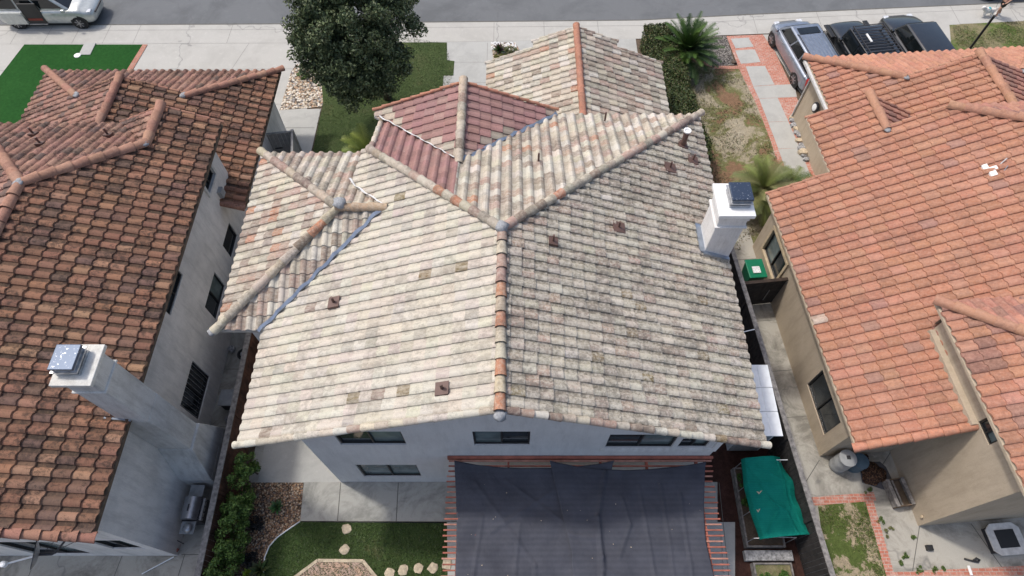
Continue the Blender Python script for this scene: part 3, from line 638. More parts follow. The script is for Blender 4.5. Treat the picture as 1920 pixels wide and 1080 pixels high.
CAPB('ridge_cap',M['tile_salmon'],ROOF1,auto=50)
CQ.clear(); CAPQ((-9.66,2.52,5.3),(-13.7,2.52,zr1),pal_lcap,.12,.36,38,.03,arc=190); CAPQ((-9.7,15.68,5.3),(-11.35,15.68,6.0),pal_lcap,.05,.4,39,.02); CAPQ((-13.1,15.68,5.3),(-11.45,15.68,6.0),pal_lcap,.05,.4,40,.02)
CAPQ((-12.1,18.42,4.0),(-14.2,18.42,4.8),pal_lcap,.05,.4,41,.02); CAPQ((-16.4,18.42,4.0),(-14.3,18.42,4.8),pal_lcap,.05,.4,42,.02); CAPQ((-9.47,13.9,2.9),(-10.2,13.9,3.19),pal_lcap,.11,.36,43,.02)
CAPB('rake_tile',M['tile_brown'],ROOF1,auto=50)
for p in ((-11.4,13.93,6.16),(-13.75,11.55,zr1+.13),(-12.25,18.3,4.07),(-16.25,18.3,4.07)): blob(ROOF1,p,.14,sq=.5)
for (u,v,hh_) in ((62,250,.3),(75,268,.3),(202,252,.32)):
    gx,gy,_=G(u,v,5.9)
    for _i in range(6):
        zz=5.3+kl*(15.6-gy)+.1; gx,gy,_=G(u,v,zz)
    vent(ROOF1,gx,gy,zz-.05,hh_,.035,.22,(0,-kl))
b=MB()
def whole(a,p,y0,y1,z0,z1): pass
ye,yf=2.85,15.2
HW=[(13.62-ye,14.48-ye,4.08,4.62),(12.72-ye,13.74-ye,1.47,2.30),(10.22-ye,11.6-ye,1.40,2.35),(8.96-ye,10.4-ye,4.10,4.58),(6.85-ye,8.36-ye,.85,2.2)]
wall(b,(-10.2,ye),(-10.2,yf),0,5.2,HW)
zw=lambda x:min(5.3+kl*(-9.7-x),5.3+kl*(x+17.8))-.17
RH=[(5.85,6.8,1.37,2.8),(3.0,4.75,.3,2.55)]
wall(b,(-17.3,ye),(-10.2,ye),0,[(0,zw(-17.3)),(3.55,zw(-13.75)),(7.1,zw(-10.2))],RH)
wall(b,(-17.3,yf),(-17.3,ye),0,5.3); wall(b,(-10.2,yf),(-17.3,yf),0,[(0,5.4),(1.2,5.8),(3.0,5.2),(7.1,5.2)])
wall(b,(-10.0,yf),(-10.0,20.4),0,2.75); wall(b,(-10.0,20.4),(-18.6,20.4),0,2.75,[(1.5,6.5,.02,2.2)]); wall(b,(-18.6,20.4),(-18.6,14.2),0,2.75)
b.build('wall',M['stucco_grey'],H1)
a_,b_=(-10.2,ye),(-10.2,yf)
window(H1,a_,b_,HW[0],('glass_dark','glass_dark'),'frame_dark',trim='frame_white'); window(H1,a_,b_,HW[1],('glass_dark',)); window(H1,a_,b_,HW[2],('glass_dark','glass_curtain'))
window(H1,a_,b_,HW[3],('glass_dark','glass_dark')); window(H1,a_,b_,HW[4],('glass_dark','glass_dark'),blind='metal_galv')
a_,b_=(-17.3,ye),(-10.2,ye)
window(H1,a_,b_,RH[0],('glass_dark','glass_curtain'),'frame_dark'); window(H1,a_,b_,RH[1],('glass_dark','glass_curtain'),'frame_dark')
b=MB()
for i in range(4): b.box(-16.5,-11.6,20.36,20.4,.05+i*.53,.55+i*.53)
b.build('garage_door',M['frame_white'],H1)
ch=MB(); sx0,sx1,sy0,sy1=-9.98,-9.27,5.34,6.10
ch.prism([(-10.2,sy0),(sx1,sy0),(sx1,sy1),(-10.2,sy1)],1.9,5.2); ch.box(sx0,sx1,sy0,sy1,5.2,7.8); ch.box(sx0-.04,sx1+.04,sy0-.04,sy1+.04,7.2,7.26)
# breast with sloping shoulders
ch.box(-10.2,-9.2,4.85,6.5,0,1.15)
yy=[(4.85,1.15),(6.5,1.15),(6.12,2.75),(5.32,2.75)]
vs=[(x,y,z) for x in (-10.2,-9.2) for y,z in yy]
ch.faces(vs,[(0,3,2,1),(4,5,6,7),(0,1,5,4),(1,2,6,5),(2,3,7,6),(3,0,4,7)])
CH=ch.build('chimney',M['stucco_chimney'],H1,bevel=.025)
b=MB(); b.box(sx0-.12,sx1+.09,sy0-.12,sy1+.12,7.8,7.91); b.build('chimney_crown',M['crown_grey'],CH,bevel=.015)
sparkcap(CH,sx0-.02,sx1-.2,sy0+.12,sy1-.05,7.91)
b=MB(); b.bar((sx0-.25,sy0-.02,5.52),(sx1-.4,sy0-.02,5.3),.05,.06); b.build('flashing',M['metal_flash'],CH)
b=MB(); b.box(-10.2,-10.06,14.03,14.3,3.3,3.62); b.build('utility_box',M['grey_plastic'],H1,bevel=.01)
b=MB()
for z in (2.55,2.75): b.lathe([(.05,0),(.06,.02),(.05,.05)],-10.13,14.5,8,cz=z)
b.build('wall_light',M['frame_white'],H1)
# satellite dish on the rear eave of the left house
SD=wthing('satellite_dish','pale satellite dish on a grey arm at the rear eave of the left house','satellite dish',G(110,1018,4.9))
c0=Vector(G(62,1040,4.9)); ax=Vector((-.82,-.12,.55)).normalized()
s1=ax.cross(Vector((0,0,1))).normalized(); s2=s1.cross(ax).normalized()
b=MB(); n=16; rings=6
for t_ in (0,.02):
    base=len(b.v)
    for i in range(rings+1):
        rr=.36*i/rings
        for k_ in range(n):
            a=2*math.pi*k_/n; p=c0+s1*math.cos(a)*rr*.95+s2*math.sin(a)*rr-ax*((.36**2-rr**2)*.75+t_); b.v.append(tuple(p))
    for i in range(rings):
        for k_ in range(n): b.f.append((base+i*n+k_,base+i*n+(k_+1)%n,base+(i+1)*n+(k_+1)%n,base+(i+1)*n+k_)); b.m.append(0); b.c.append(None)
b.build('reflector',M['metal_galv'],SD,smooth=True)
b=MB(); foot=Vector(G(130,1004,5.1)); b.tube([c0-ax*.06,Vector(G(98,1039,4.8)),Vector(G(104,1036,4.82)),foot],[.035,.03,.026,.024],8); b.tube([Vector(G(84,1034,4.85)),Vector(G(108,1008,5.15))],.008,6); b.tube([Vector(G(106,1032,4.85)),Vector(G(155,1009,5.1))],.008,6); b.bar(foot+Vector((-.12,0,0)),foot+Vector((.12,0,0)),.12,.12)
b.build('mount_arm',M['metal_dark'],SD)
feed=Vector(G(8,1058,5.0)); b=MB(); b.tube([c0-ax*.08-s2*.1,feed],.022,6); b.build('feed_arm',M['white_plastic'],SD)
b=MB(); b.lathe([(.04,0),(.07,.02),(.07,.12),(.04,.14)],feed.x,feed.y,10,cz=feed.z-.05); b.build('receiver',M['white_plastic'],SD)

# ================= RIGHT HOUSE (own axes) =================
H2=thing('house','tan stucco house with salmon tiled roofs stepping up to two storeys','house',toglob((16,10,0)),TH,org=(16,10,0))
SM=(.40,.188,.118)
def pal_r(x,y,r): return jitc(pick(r,[(6,SM),(2.5,(.42,.21,.138)),(2,(.37,.172,.108)),(.35,(.33,.18,.14)),(.03,(.5,.42,.35))]),r,.09)
def pal_r2(x,y,r):
    if y>5.5 and r.random()<.4: return jitc((.25,.13,.10),r,.12)
    return jitc(pick(r,[(6,SM),(2.5,(.44,.225,.16)),(1.5,(.37,.185,.13)),(.7,(.3,.16,.125)),(.06,(.48,.42,.36))]),r,.1)
def pal_rn(x,y,r): return jitc(pick(r,[(3,(.36,.17,.13)),(2,(.24,.13,.11)),(2,(.45,.22,.16))]),r,.12)
def pal_rcap(r): return jitc((.43,.225,.145),r,.07)
rf=MB(); dk=MB(); rw,re=.315,.385
T=lambda polys,down,eave,z0,k,pal,seed,lip=.042,e=re,hh=.075: tiles(rf,polys,down,eave,z0,k,rw,e,lip,pal,seed=seed,deck=dk,hh=hh,jit=.005,pan=(0,.25),pancol=(.25,.13,.10))
T([[(10.2,4.66),(12.87,4.66),(12.87,13.8),(10.2,13.8)],[(12.87,6.5),(18.6,6.5),(18.6,11.95),(15.73,14.87),(12.87,14.87)],[(12.1,13.8),(12.87,13.8),(12.87,14.87),(12.1,14.87)],[(12.1,14.87),(14.0,14.87),(14.0,16.45),(12.1,16.45)]],(-1,0),-10.2,2.9,.5,pal_r,51)
T([[(14,14.87),(16.1,14.87),(16.1,16.45),(14,16.45)]],(1,0),16.1,3.75,.5,pal_rn,52)
T([[(15.73,14.87),(18.6,11.95),(22,11.95),(25,14.87)]],(0,1),14.87,5.67,.5,pal_rn,53)
T([[(13.8,14.9),(16.4,14.9),(16.4,18.1),(13.8,20.7)],[(16.4,14.9),(18.7,14.9),(18.7,18.1),(16.4,18.1)]],(-1,0),-13.8,2.9,.417,pal_r,54)
T([[(21.0,14.9),(23.6,14.9),(23.6,20.7),(21.0,18.1)],[(18.7,14.9),(21,14.9),(21,18.1),(18.7,18.1)]],(1,0),23.6,2.9,.417,pal_rn,55)
T([[(13.8,20.7),(16.4,18.1),(21.0,18.1),(23.6,20.7)]],(0,1),20.7,2.9,.417,lambda x,y,r:jitc((.46,.225,.15),r,.1),56)
T([[(12.6,2.3),(18.2,2.3),(12.6,7.9)]],(-1,0),-12.6,5.2,.46,pal_r2,57)
T([[(12.6,7.9),(18.2,2.3),(22,2.3),(22,7.9)]],(0,1),7.9,5.2,.46,pal_rn,58,.025)
T([[(18.6,6.5),(27,6.5),(27,14.87),(25,14.87),(22,11.95),(18.6,11.95)]],(1,0),27,2.67,.5,pal_rn,59)
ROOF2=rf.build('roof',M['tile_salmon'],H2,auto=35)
dk.build('fascia',M['stucco_tan'],ROOF2)
CQ.clear(); zb=lambda x:2.9+.5*(x-10.2)
CAPQ((14.0,16.5,zb(14)+.06),(14.0,14.8,zb(14)+.06),pal_rcap,.15,.7,61); CAPQ((15.73,14.87,5.72),(18.6,11.95,7.15),pal_rcap,.15,.5,62)
CAPQ((18.7,18.2,5.0),(18.7,14.9,5.0),pal_rcap,.15,.5,63); CAPQ((13.75,20.75,2.95),(16.4,18.1,4.03),pal_rcap,.15,.45,64); CAPQ((23.65,20.75,2.95),(21.0,18.1,4.03),pal_rcap,.15,.45,65)
CAPQ((12.58,7.92,5.26),(18.2,2.3,7.83),pal_rcap,.15,.5,66); CAPQ((18.6,6.5,7.15),(18.6,11.95,7.15),pal_rcap,.15,.5,67)
CAPB('ridge_cap',M['tile_salmon'],ROOF2,auto=50)
CQ.clear(); CAPQ((10.15,4.58,2.9),(12.9,4.58,4.23),lambda r:jitc((.50,.22,.14),r,.06),.12,.37,68,.03,arc=190)
CAPQ((10.2,13.85,2.9),(12.1,13.85,3.82),pal_rcap,.05,.4,69,.02); CAPQ((12.1,16.5,3.83),(13.95,16.5,4.75),pal_rcap,.05,.4,70,.02); CAPQ((16.0,16.5,3.8),(14.05,16.5,4.75),pal_rn and pal_rcap,.05,.4,71,.02)
CAPQ((14.1,14.92,4.85),(15.7,14.92,5.65),pal_rcap,.05,.4,72,.02); CAPQ((16.4,18.17,3.99),(18.65,18.17,4.9),pal_rcap,.05,.4,73,.02); CAPQ((21,18.17,3.99),(18.75,18.17,4.9),pal_rcap,.05,.4,74,.02)
CAPB('rake_tile',M['tile_salmon'],ROOF2,auto=50)
for p in ((14.0,14.75,zb(14)+.08),(16.4,18.05,4.07),(21,18.05,4.07)): blob(ROOF2,p,.12,sq=.5)
b=MB()
yL=5.12
H21=[(13.5-12.85,13.5-11.35,.8,2.05),(13.5-7.38,13.5-5.62,.7,1.95)]
wall(b,(10.55,13.5),(10.55,yL),0,[(0,2.95),(13.5-yL,2.95)],H21)
HR=[(.75,2.2,.55,2.0)]
wall(b,(10.55,yL),(12.92,yL),0,[(0,2.95),(2.37,4.1)],HR)
H22=[(7.5-4.66,7.5-4.02,4.32,4.92)]
wall(b,(12.92,7.5),(12.92,2.75),0,5.15,H22)
H23=[(3.3,6.2,.05,2.2)]
wall(b,(12.92,2.75),(22,2.75),0,[(0,5.25),(5.5,7.6),(9.08,7.6)],H23)
wall(b,(15.4,13.5),(10.55,13.5),0,[(0,5.2),(4.85,2.95)]); wall(b,(15.4,14.75),(15.4,13.5),0,4.6); wall(b,(15.4,16.3),(15.4,14.75),0,2.85); wall(b,(14.15,16.3),(15.4,16.3),0,2.85)
wall(b,(14.15,20.3),(14.15,16.3),0,2.85); wall(b,(23.2,20.3),(14.15,20.3),0,2.85,[(1.5,7.5,.02,2.2)]); wall(b,(26,2.75),(26,14.5),0,2.9)
wall(b,(18,7.6),(12.92,7.6),3.9,5.1); wall(b,(24,14.55),(14,14.55),2.9,[(0,5.5),(8.3,5.5),(10,4.6)])
# lean ledge along the foot of the upper wall
b.prism([(12.74,4.6),(12.92,4.6),(12.92,7.45),(12.74,7.45)],4.12,4.33)
b.build('wall',M['stucco_tan'],H2)
a_,b_=(10.55,13.5),(10.55,yL)
window(H2,a_,b_,H21[0],('glass_curtain','glass_dark'),'frame_dark',trim='trim_cream'); window(H2,a_,b_,H21[1],('glass_dark','glass_dark'))
window(H2,(10.55,yL),(12.92,yL),HR[0],('glass_dark','glass_dark')); window(H2,(12.92,7.5),(12.92,2.75),H22[0],('glass_dark','glass_curtain'))
window(H2,(12.92,2.75),(22,2.75),H23[0],('glass_dark','glass_dark'))
b=MB()
for i in range(4): b.box(15.8,21.6,20.26,20.3,.05+i*.53,.55+i*.53)
b.build('garage_door',M['frame_white'],H2)
b=MB(); b.bar((13.72,20.6,2.86),(13.72,16.6,2.86),.1,.1); b.tube([(14.1,20.2,2.8),(14.1,20.2,.1)],.035,8); b.build('gutter',M['frame_white'],H2)
vent(ROOF2,14.55,5.3,5.2+.46*1.95+.02,.25,.02,.0,(0,0)); vent(ROOF2,14.2,5.4,5.2+.46*1.6+.0,.05,.03,.28,(.46,0),mat='metal_galv')
# bright patched antenna stub on the salmon roof
xx,yy_=15.86,12.1
b=MB()
for dx_,dy_,w_,l_ in ((-.16,.08,.13,.24),(-.02,-.02,.2,.13),(-.07,-.2,.15,.17)):
    b.prism([(xx+dx_-w_/2,yy_+dy_-l_/2),(xx+dx_+w_/2,yy_+dy_-l_/2),(xx+dx_+w_/2,yy_+dy_+l_/2),(xx+dx_-w_/2,yy_+dy_+l_/2)],lambda x,y:zb(x)+.0,lambda x,y:zb(x)+.085)
PT=b.build('roof_patch',M['white_paint'],ROOF2,label='silver white sealed patch with a pipe stub')
b=MB(); b.tube([(xx+.1,yy_,zb(xx)+.05),(xx+.35,yy_+.15,zb(xx)+.3)],.02,6); b.tube([(xx+.2,yy_-.2,zb(xx)+.1),(xx+.3,yy_-.1,zb(xx)+.25)],.015,6); b.build('pipe_stub',M['metal_galv'],PT)
# round wall fitting by the path
b=MB(); b.lathe([(.2,0),(.22,.02),(.22,.06),(.2,.08)],0,0,24); b.xform(Matrix.Translation((14.08,18.9,1.9))@Matrix.Rotation(R(-80),4,'Y'))
WL=b.build('wall_lamp',M['metal_dark'],H2,auto=40); b=MB(); b.lathe([(.14,.075),(.15,.1),(.1,.12)],0,0,20); b.xform(Matrix.Translation((14.08,18.9,1.9))@Matrix.Rotation(R(-80),4,'Y')); b.build('lamp_globe',M['white_paint'],WL,auto=40)
# ================= GROUND =================
def sheet(name,pts,z,mat,joints=(),jw=.02,jm='joint',world=True,rot=None,label=None):
    b=MB(); pts=[(p[0],p[1]) for p in pts]; pts=ccw(pts)
    b.poly([(x,y,z) for x,y in pts],0)
    for a,c_ in joints:
        a=Vector((a[0],a[1]));c_=Vector((c_[0],c_[1]));d=(c_-a).normalized();n=Vector((-d.y,d.x))*jw/2
        q_=[a+n,a-n,c_-n,c_+n]; b.poly([(p.x,p.y,z+.003) for p in q_[::-1]] if 0 else [(p.x,p.y,z+.003) for p in q_],1)
    # thin body so it is a slab, not a card
    o=b.build(name,[M[mat],M[jm]]); o['kind']='structure'
    return o
g2=lambda *pts:[G(u,v,0)[:2] for u,v in pts]
b=MB(); b.poly([(-300,-300,-.02),(300,-300,-.02),(300,300,-.02),(-300,300,-.02)]); o=b.build('ground',M['dirt']); o['kind']='structure'
edge=[(-300,27.58),(-26,27.6),(-12,27.7),(-4.3,27.84),(6.46,28.0),(11.9,28.42),(20.2,29.0),(26.4,29.42),(45,30.6),(120,36)]
back=[(-300,26.2),(-26,26.2),(-12,26.28),(-4.2,26.33),(6.5,26.6),(10.9,26.88),(13.3,27.02),(22.5,27.70),(26,27.95),(45,29.2),(120,34.6)]
sheet('street',edge+[(120,60),(-300,60)],-.012,'asphalt')
# rolled kerb and gutter strip, then the pavement
gut=[(x,y-.42) for x,y in edge]
o=sheet('kerb',gut+edge[::-1],.004,'concrete_light')
jl=[((x,27.25 if x<0 else 27.3+.05*x),(x,26.25)) for x in ()]
def yb(tab,x):
    for (a,ya),(b_,yb_) in zip(tab,tab[1:]):
        if a<=x<=b_: return ya+(yb_-ya)*(x-a)/(b_-a)
jl=[((x+.0,yb(back,x)),(x+.0,yb(edge,x))) for x in (-27.6,-26.1,-24.6,-23.0,-21.6,-20.1,-18.6,-14.0,-9.5,-5.6,-.9,1.6,4.3,8.0,12.2,15.5,19,22.5,25.5)]
jl+=[((gut[i][0],gut[i][1]),(gut[i+1][0],gut[i+1][1])) for i in range(1,8)]
sheet('pavement',back+edge[::-1],.008,'concrete_light',jl,.022,'joint_soft')
# dark gutter line
b=MB()
for i in range(1,9):
    a,c_=edge[i],edge[i+1]; b.poly([(a[0],a[1]-.03,.013),(c_[0],c_[1]-.03,.013),(c_[0],c_[1]+.04,.013),(a[0],a[1]+.04,.013)])
o=b.build('gutter_edge',M['joint']); o['kind']='structure'
# left driveways
sheet('driveway',[(-30,26.2),(-30,14),(-19,14),(-9.4,14),(-9.3,26.3)],.0,'concrete_light',[((-14.4,20),(-12.9,26.3)),((-30,24.3),(-9.3,24.45)),((-30,22.0),(-9.3,22.1)),((-9.35,19.5),(-9.9,19.5))],.02,'joint_soft')
sheet('turf_lawn',g2((46,84),(275,84),(243,135),(200,240),(-60,240),(-22,172)),.02,'turf')
sheet('brick_edging',g2((268,84),(277,84),(247,135),(236,135)),.024,'brick_band')
sheet('gravel_bed',g2((556,120),(620,120),(604,200),(524,207),(546,135)),.012,'gravel_tan')
sheet('path',g2((524,207),(602,204),(580,300),(470,300)),.012,'concrete_slab',[(G(500,240,0)[:2],G(590,240,0)[:2])])
sheet('driveway',[(-3.9,26.33),(6.1,26.6),(6.1,20.5),(-3.9,20.5)],.004,'concrete_slab',[((-3.9,24.9),(6,24.9)),((-3.9,23.5),(6,23.5)),((-1.2,26.3),(-1.2,21)),((1.5,26.4),(1.5,21)),((4.1,26.4),(4.1,21))],.02,'joint_soft')
sheet('lawn',g2((560,80),(838,80),(838,113),(852,115),(850,142),(832,142),(828,190),(828,300),(583,300),(606,195),(600,120)),.016,'lawn_front')
sheet('planting_bed',g2((921,80),(966,80),(985,112),(925,112)),.014,'gravel_tan')
# right front yard
sheet('lawn',g2((1205,70),(1330,112),(1385,128),(1440,235),(1500,400),(1425,480),(1350,480),(1230,225)),.006,'lawn_patchy')
sheet('mulch_bed',g2((1262,70),(1362,68),(1378,122),(1345,125),(1300,112)),.014,'gravel_grey')
sheet('lawn',g2((1225,235),(1262,300),(1340,345),(1345,480),(1300,480),(1200,300)),.003,'lawn_front')
def edging(name,path,wd,z=.018,mat='brick_band',ht=.0,kind=True):
    b=MB(); P=[Vector(p[:2]) for p in path]
    for a,c_ in zip(P,P[1:]):
        d=(c_-a).normalized(); n=Vector((-d.y,d.x))*wd/2; e=d*(wd/2)
        b.poly([(q.x,q.y,z) for q in (a-n-e,c_-n+e*0,c_+n+e*0,a+n-e)]); z+=.0006
    o=b.build(name,M[mat]); o['kind']='structure'; return o
# brick field with pale slabs (front walk of the right house)
sheet('brick_path',g2((1362,68),(1430,65),(1452,95),(1482,158),(1530,262),(1545,330),(1500,420),(1466,330),(1444,262),(1420,200),(1385,128)),.012,'brick')
sl_=[((1370,73),(1403,71),(1413,88),(1379,91)),((1378,95),(1415,93),(1426,117),(1389,120)),((1398,125),(1434,124),(1452,159),(1412,162)),((1412,162.5),(1489,158),(1494,182),(1423,185)),
     ((1423,185.5),(1458,184),(1478,228),(1440,229)),((1440,229.5),(1478,228.5),(1499,278),(1459,279)),((1459,279.5),(1499,278.5),(1520,330),(1478,333))]
for i,s_ in enumerate(sl_): sheet('path_slab',g2(*s_),.017+.0,'concrete_slab')
sheet('driveway',g2((1430,65),(1480,63),(1800,45),(1800,140),(1520,200),(1490,160),(1452,95)),.005,'concrete_light',[(G(1430,66,0)[:2],G(1545,235,0)[:2]),(G(1600,57,0)[:2],G(1640,110,0)[:2])],.03)
edging('brick_edging',[G(1300,112,0),G(1345,127,0),G(1390,127,0)],.22,.022)
sheet('lawn',g2((1780,47),(2000,33),(2000,160),(1790,160)),.006,'grass_dry')
# between central and right house
sheet('side_path',[toglob((9.35,15.6,0))[:2],toglob((10.62,15.6,0))[:2],toglob((10.62,5.0,0))[:2],toglob((9.4,5.0,0))[:2]],.010,'concrete_old',[(toglob((9.2,y,0))[:2],toglob((10.6,y,0))[:2]) for y in (12.9,10.2,8.2,6.5)])
sheet('lawn',g2((1300,470),(1425,470),(1400,500),(1380,520)),.004,'lawn_patchy')
sheet('patio',[toglob(p)[:2] for p in ((9.0,5.8,0),(23,5.8,0),(23,-2,0),(9.0,-2,0))],.006,'concrete_old',[(toglob((12.95,2.72,0))[:2],toglob((11.6,.4,0))[:2]),(toglob((10.6,5.1,0))[:2],toglob((9.8,4.3,0))[:2]),(toglob((14.6,2.7,0))[:2],toglob((15.1,1.0,0))[:2]),(toglob((12.95,5.1,0))[:2],toglob((12.2,4.4,0))[:2])],.025)
sheet('lawn',g2((1533,948),(1622,940),(1664,1085),(1680,1130),(1560,1130)),.014,'lawn_weedy')
edging('brick_edging',[G(1528,940,0),G(1640,931,0)],.26,.02,'brick')
edging('brick_edging',[G(1628,935,0),G(1675,1100,0)],.26,.023,'brick')
edging('brick_edging',[G(1672,1082,0),G(1960,1068,0)],.26,.020,'brick')
# central rear yard
sheet('patio',[(-8.45,7.6),(-5.4,7.6),(-5.4,5.05),(-8.45,5.05)]+[],.010,'concrete_slab')
sheet('patio',g2((570,904),(1345,904),(1345,980),(563,977)),.012,'concrete_patio',[(G(639,905,0)[:2],G(633,977,0)[:2]),(G(747,905,0)[:2],G(743,978,0)[:2])],.025)
sheet('patio',g2((835,979),(1378,979),(1378,1200),(820,1200)),.008,'concrete_slab',[(G(1348,905,0)[:2],G(1366,1080,0)[:2])])
curve=[(563,978),(545,990),(520,1008),(505,1025),(497,1045),(494,1065),(495,1090),(500,1150)]
sheet('gravel_bed',g2((455,897),(569,903),(563,978),*curve[1:],(340,1150),(365,1080),(400,980)),.004,'gravel_brown')
sheet('lawn',g2(*curve,(840,1150),(838,979)),.016,'lawn_rear')
b=MB(); b.tube([Vector(G(u,v,0))+Vector((0,0,.03)) for u,v in curve],.022,6); tag(b.build('lawn_edging',M['white_plastic'],smooth=True),'pale curved plastic edging between brown gravel and rear lawn','edging')
b=MB(); b.tube([Vector(G(u,v,0))+Vector((0,0,.02)) for u,v in ((566,978.5),(836,980))],.016,6); tag(b.build('lawn_edging',M['black_plastic'],smooth=True),'dark straight edging along the patio and rear lawn','edging')
oc=g2((550,1085),(596,1051),(681,1052),(706,1083),(720,1150),(530,1150))
sheet('paved_circle',oc,.03,'paver')
b=MB(); oc2=[Vector((p[0],p[1],.035)) for p in oc]; 
for a,c_ in zip(oc2,oc2[1:3+1]): b.bar(a,c_,.09,.03)
tag(b.build('paver_border',M['rock_tan']),'stone border of the pink paved octagon on the rear lawn','border')
sheet('side_yard',[(6.0,15),(8.5,15),(8.9,-1),(5.95,-1)],.004,'mulch'); 
sheet('side_strip',[(5.6,5.1),(6.02,5.1),(6.12,-1),(5.7,-1)],.02,'concrete_slab')
sheet('side_yard',[(-8.7,14),(-5.5,14),(-5.5,7.6),(-8.7,7.6)],.004,'mulch')
sheet('side_path',[(-10.3,14),(-8.85,14),(-8.7,-2),(-22,-2),(-22,2.95),(-10.3,2.95)],.008,'concrete_old',[((-11.9,2.9),(-12.1,1)),((-10.0,2.9),(-10.1,1.5)),((-14.5,2.9),(-14.7,0)),((-10.2,6.9),(-8.8,6.9)),((-10.2,9.0),(-8.8,9.0)),((-10.1,2.88),(-8.9,2.88))])
sheet('kerb',[(-8.55,14),(-8.33,14),(-8.2,5.1),(-8.5,5.1)],.03,'concrete_patio')

# ================= FENCES =================
def fence(label,a,b_,hgt,capw,face,capm,post=2.4,pick=.14):
    t=wthing('fence',label,'fence',((a[0]+b_[0])/2,(a[1]+b_[1])/2,0))
    A=Vector((a[0],a[1],0));B=Vector((b_[0],b_[1],0));d=(B-A);L_=d.length;d.normalize();n=Vector((-d.y,d.x,0))
    p=MB(); k_=int(L_/pick); rn=random.Random(int(L_*10))
    for i in range(k_):
        c0=A+d*(i*pick+.004);c1=A+d*((i+1)*pick-.006); o=n*(rn.uniform(-.004,.004)); th=n*.012
        hh=hgt-.05-rn.uniform(0,.012)
        vs=[c0-th+o,c1-th+o,c1+th+o,c0+th+o]; p.prism([(v.x,v.y) for v in vs],0.02,hh)
    p.build('fence_boards',M[face],t)
    c_=MB(); c_.bar(A+Vector((0,0,hgt-.02)),B+Vector((0,0,hgt-.02)),capw,.04); c_.build('top_rail',M[capm],t)
    q=0
    while q<=L_:
        c_=MB(); m_=A+d*q; s=.05; c_.box(m_.x-s,m_.x+s,m_.y-s,m_.y+s,0,hgt-.041); c_.build('post',M[face],t); q+=post
    return t
M['fence_redbrown']=plain('fence_redbrown',(.10,.045,.028),.9,0,.35,3,.5)
fence('brown wooden fence with flat grey top rail beside the gas grill',(-8.88,14),(-8.62,-.5),1.8,.17,'fence_redbrown','wood_grey')
fence('dark weathered fence, eave shade in its colour, with grey top rail next to the white shed',(7.93,13.2),(9.05,-.5),1.8,.15,'wood_weathered_shaded','wood_grey')
# gates
t=wthing('gate','dark wooden gate across the path between fence and tan house','gate',(8.9,11.6,0))
p=MB(); A=Vector((8.12,11.5,0));B=Vector((9.75,11.68,0));d=(B-A).normalized();n=Vector((-d.y,d.x,0))
for i in range(11):
    c0=A+d*(i*.145);c1=A+d*(i*.145+.138); p.prism([(v.x,v.y) for v in (c0-n*.01,c1-n*.01,c1+n*.01,c0+n*.01)],.05,1.72)
p.build('gate_boards',M['wood_weathered_shaded'],t)
p=MB(); p.bar(A+Vector((0,0,1.75)),B+Vector((0,0,1.75)),.12,.05); p.build('top_rail',M['wood_dark'],t)
p=MB(); p.tube([A+d*1.15-n*.03+Vector((0,0,.4)),A+d*1.15-n*.03+Vector((0,0,1.1))],.015,6); p.build('handle',M['steel'],t)
t=wthing('gate','pale grey board gate standing ajar beside the left house front corner','gate',(-9.2,15.9,0))
def board_gate(t,A,B,z1,m='frame_grey'):
    p=MB(); A=Vector(A);B=Vector(B);L_=(B-A).length;d=(B-A).normalized();n=Vector((-d.y,d.x,0)); k_=int(L_/.16)
    for i in range(k_):
        c0=A+d*(i*L_/k_);c1=A+d*((i+1)*L_/k_-.012); p.prism([(v.x,v.y) for v in (c0-n*.012,c1-n*.012,c1+n*.012,c0+n*.012)],.05,z1)
    p.build('gate_boards',M[m],t)
    p=MB(); p.bar(A+Vector((0,0,z1+.02)),B+Vector((0,0,z1+.02)),.09,.04); p.build('top_rail',M[m],t)
    return d,n
M['frame_grey']=plain('frame_grey',(.30,.30,.29),.8)
A=G(488,254,1.7);B=G(548,247,1.7); d,n=board_gate(t,(A[0],A[1],0),(B[0],B[1],0),1.7)
p=MB(); q_=Vector((A[0],A[1],.9))+d*.35-n*.03; p.bar(q_,q_+d*.3,.03,.05); p.build('latch',M['metal_dark'],t)
t=wthing('gate_post','grey boarded return post at the end of the open gate','post',(B[0],B[1],0))
A2=B; B2=(B[0]+.25,B[1]-1.5); board_gate(t,(A2[0],A2[1],0),(B2[0],B2[1],0),1.7)
p=MB(); p.box(B[0]-.06,B[0]+.06,B[1]-.06,B[1]+.06,0,1.78); p.build('post',M['frame_grey'],t)

# ================= PERGOLA =================
PZ=3.0
P0=wthing('pergola','red slatted pergola against the rear wall under black shade cloths','pergola',(1.9,2.5,0))
for i in range(36):
    y=4.93-i*.142; p=MB(); rn=random.Random(i); xl=-1.80+rn.uniform(-.03,.03)-.02*(i>10); xr=5.58+rn.uniform(-.03,.03)+max(0,(4.0-y))*.035
    if i<3: xr=5.62; xl=-1.78
    p.box(xl,xr,y-.019,y+.019,PZ-.045,PZ); p.build('slat',M['wood_red'] if i%3 else M['wood_red_pale'],P0)
p=MB(); p.box(-1.82,5.66,4.985,5.055,PZ-.12,PZ+.06); p.build('ledger',M['wood_red'],P0)
for x in [-1.45,-.1,1.2,2.5,3.8,5.2]:
    p=MB(); p.box(x-.03,x+.03,-.4,4.98,PZ-.2,PZ-.047); p.build('beam',M['wood_red'],P0)
for x,y in ((-1.45,3.6),(5.2,3.6),(-1.45,.2),(5.2,.2),(1.9,.2)):
    p=MB(); p.box(x-.05,x+.05,y-.05,y+.05,0,PZ-.201); p.build('post',M['wood_red'],P0)
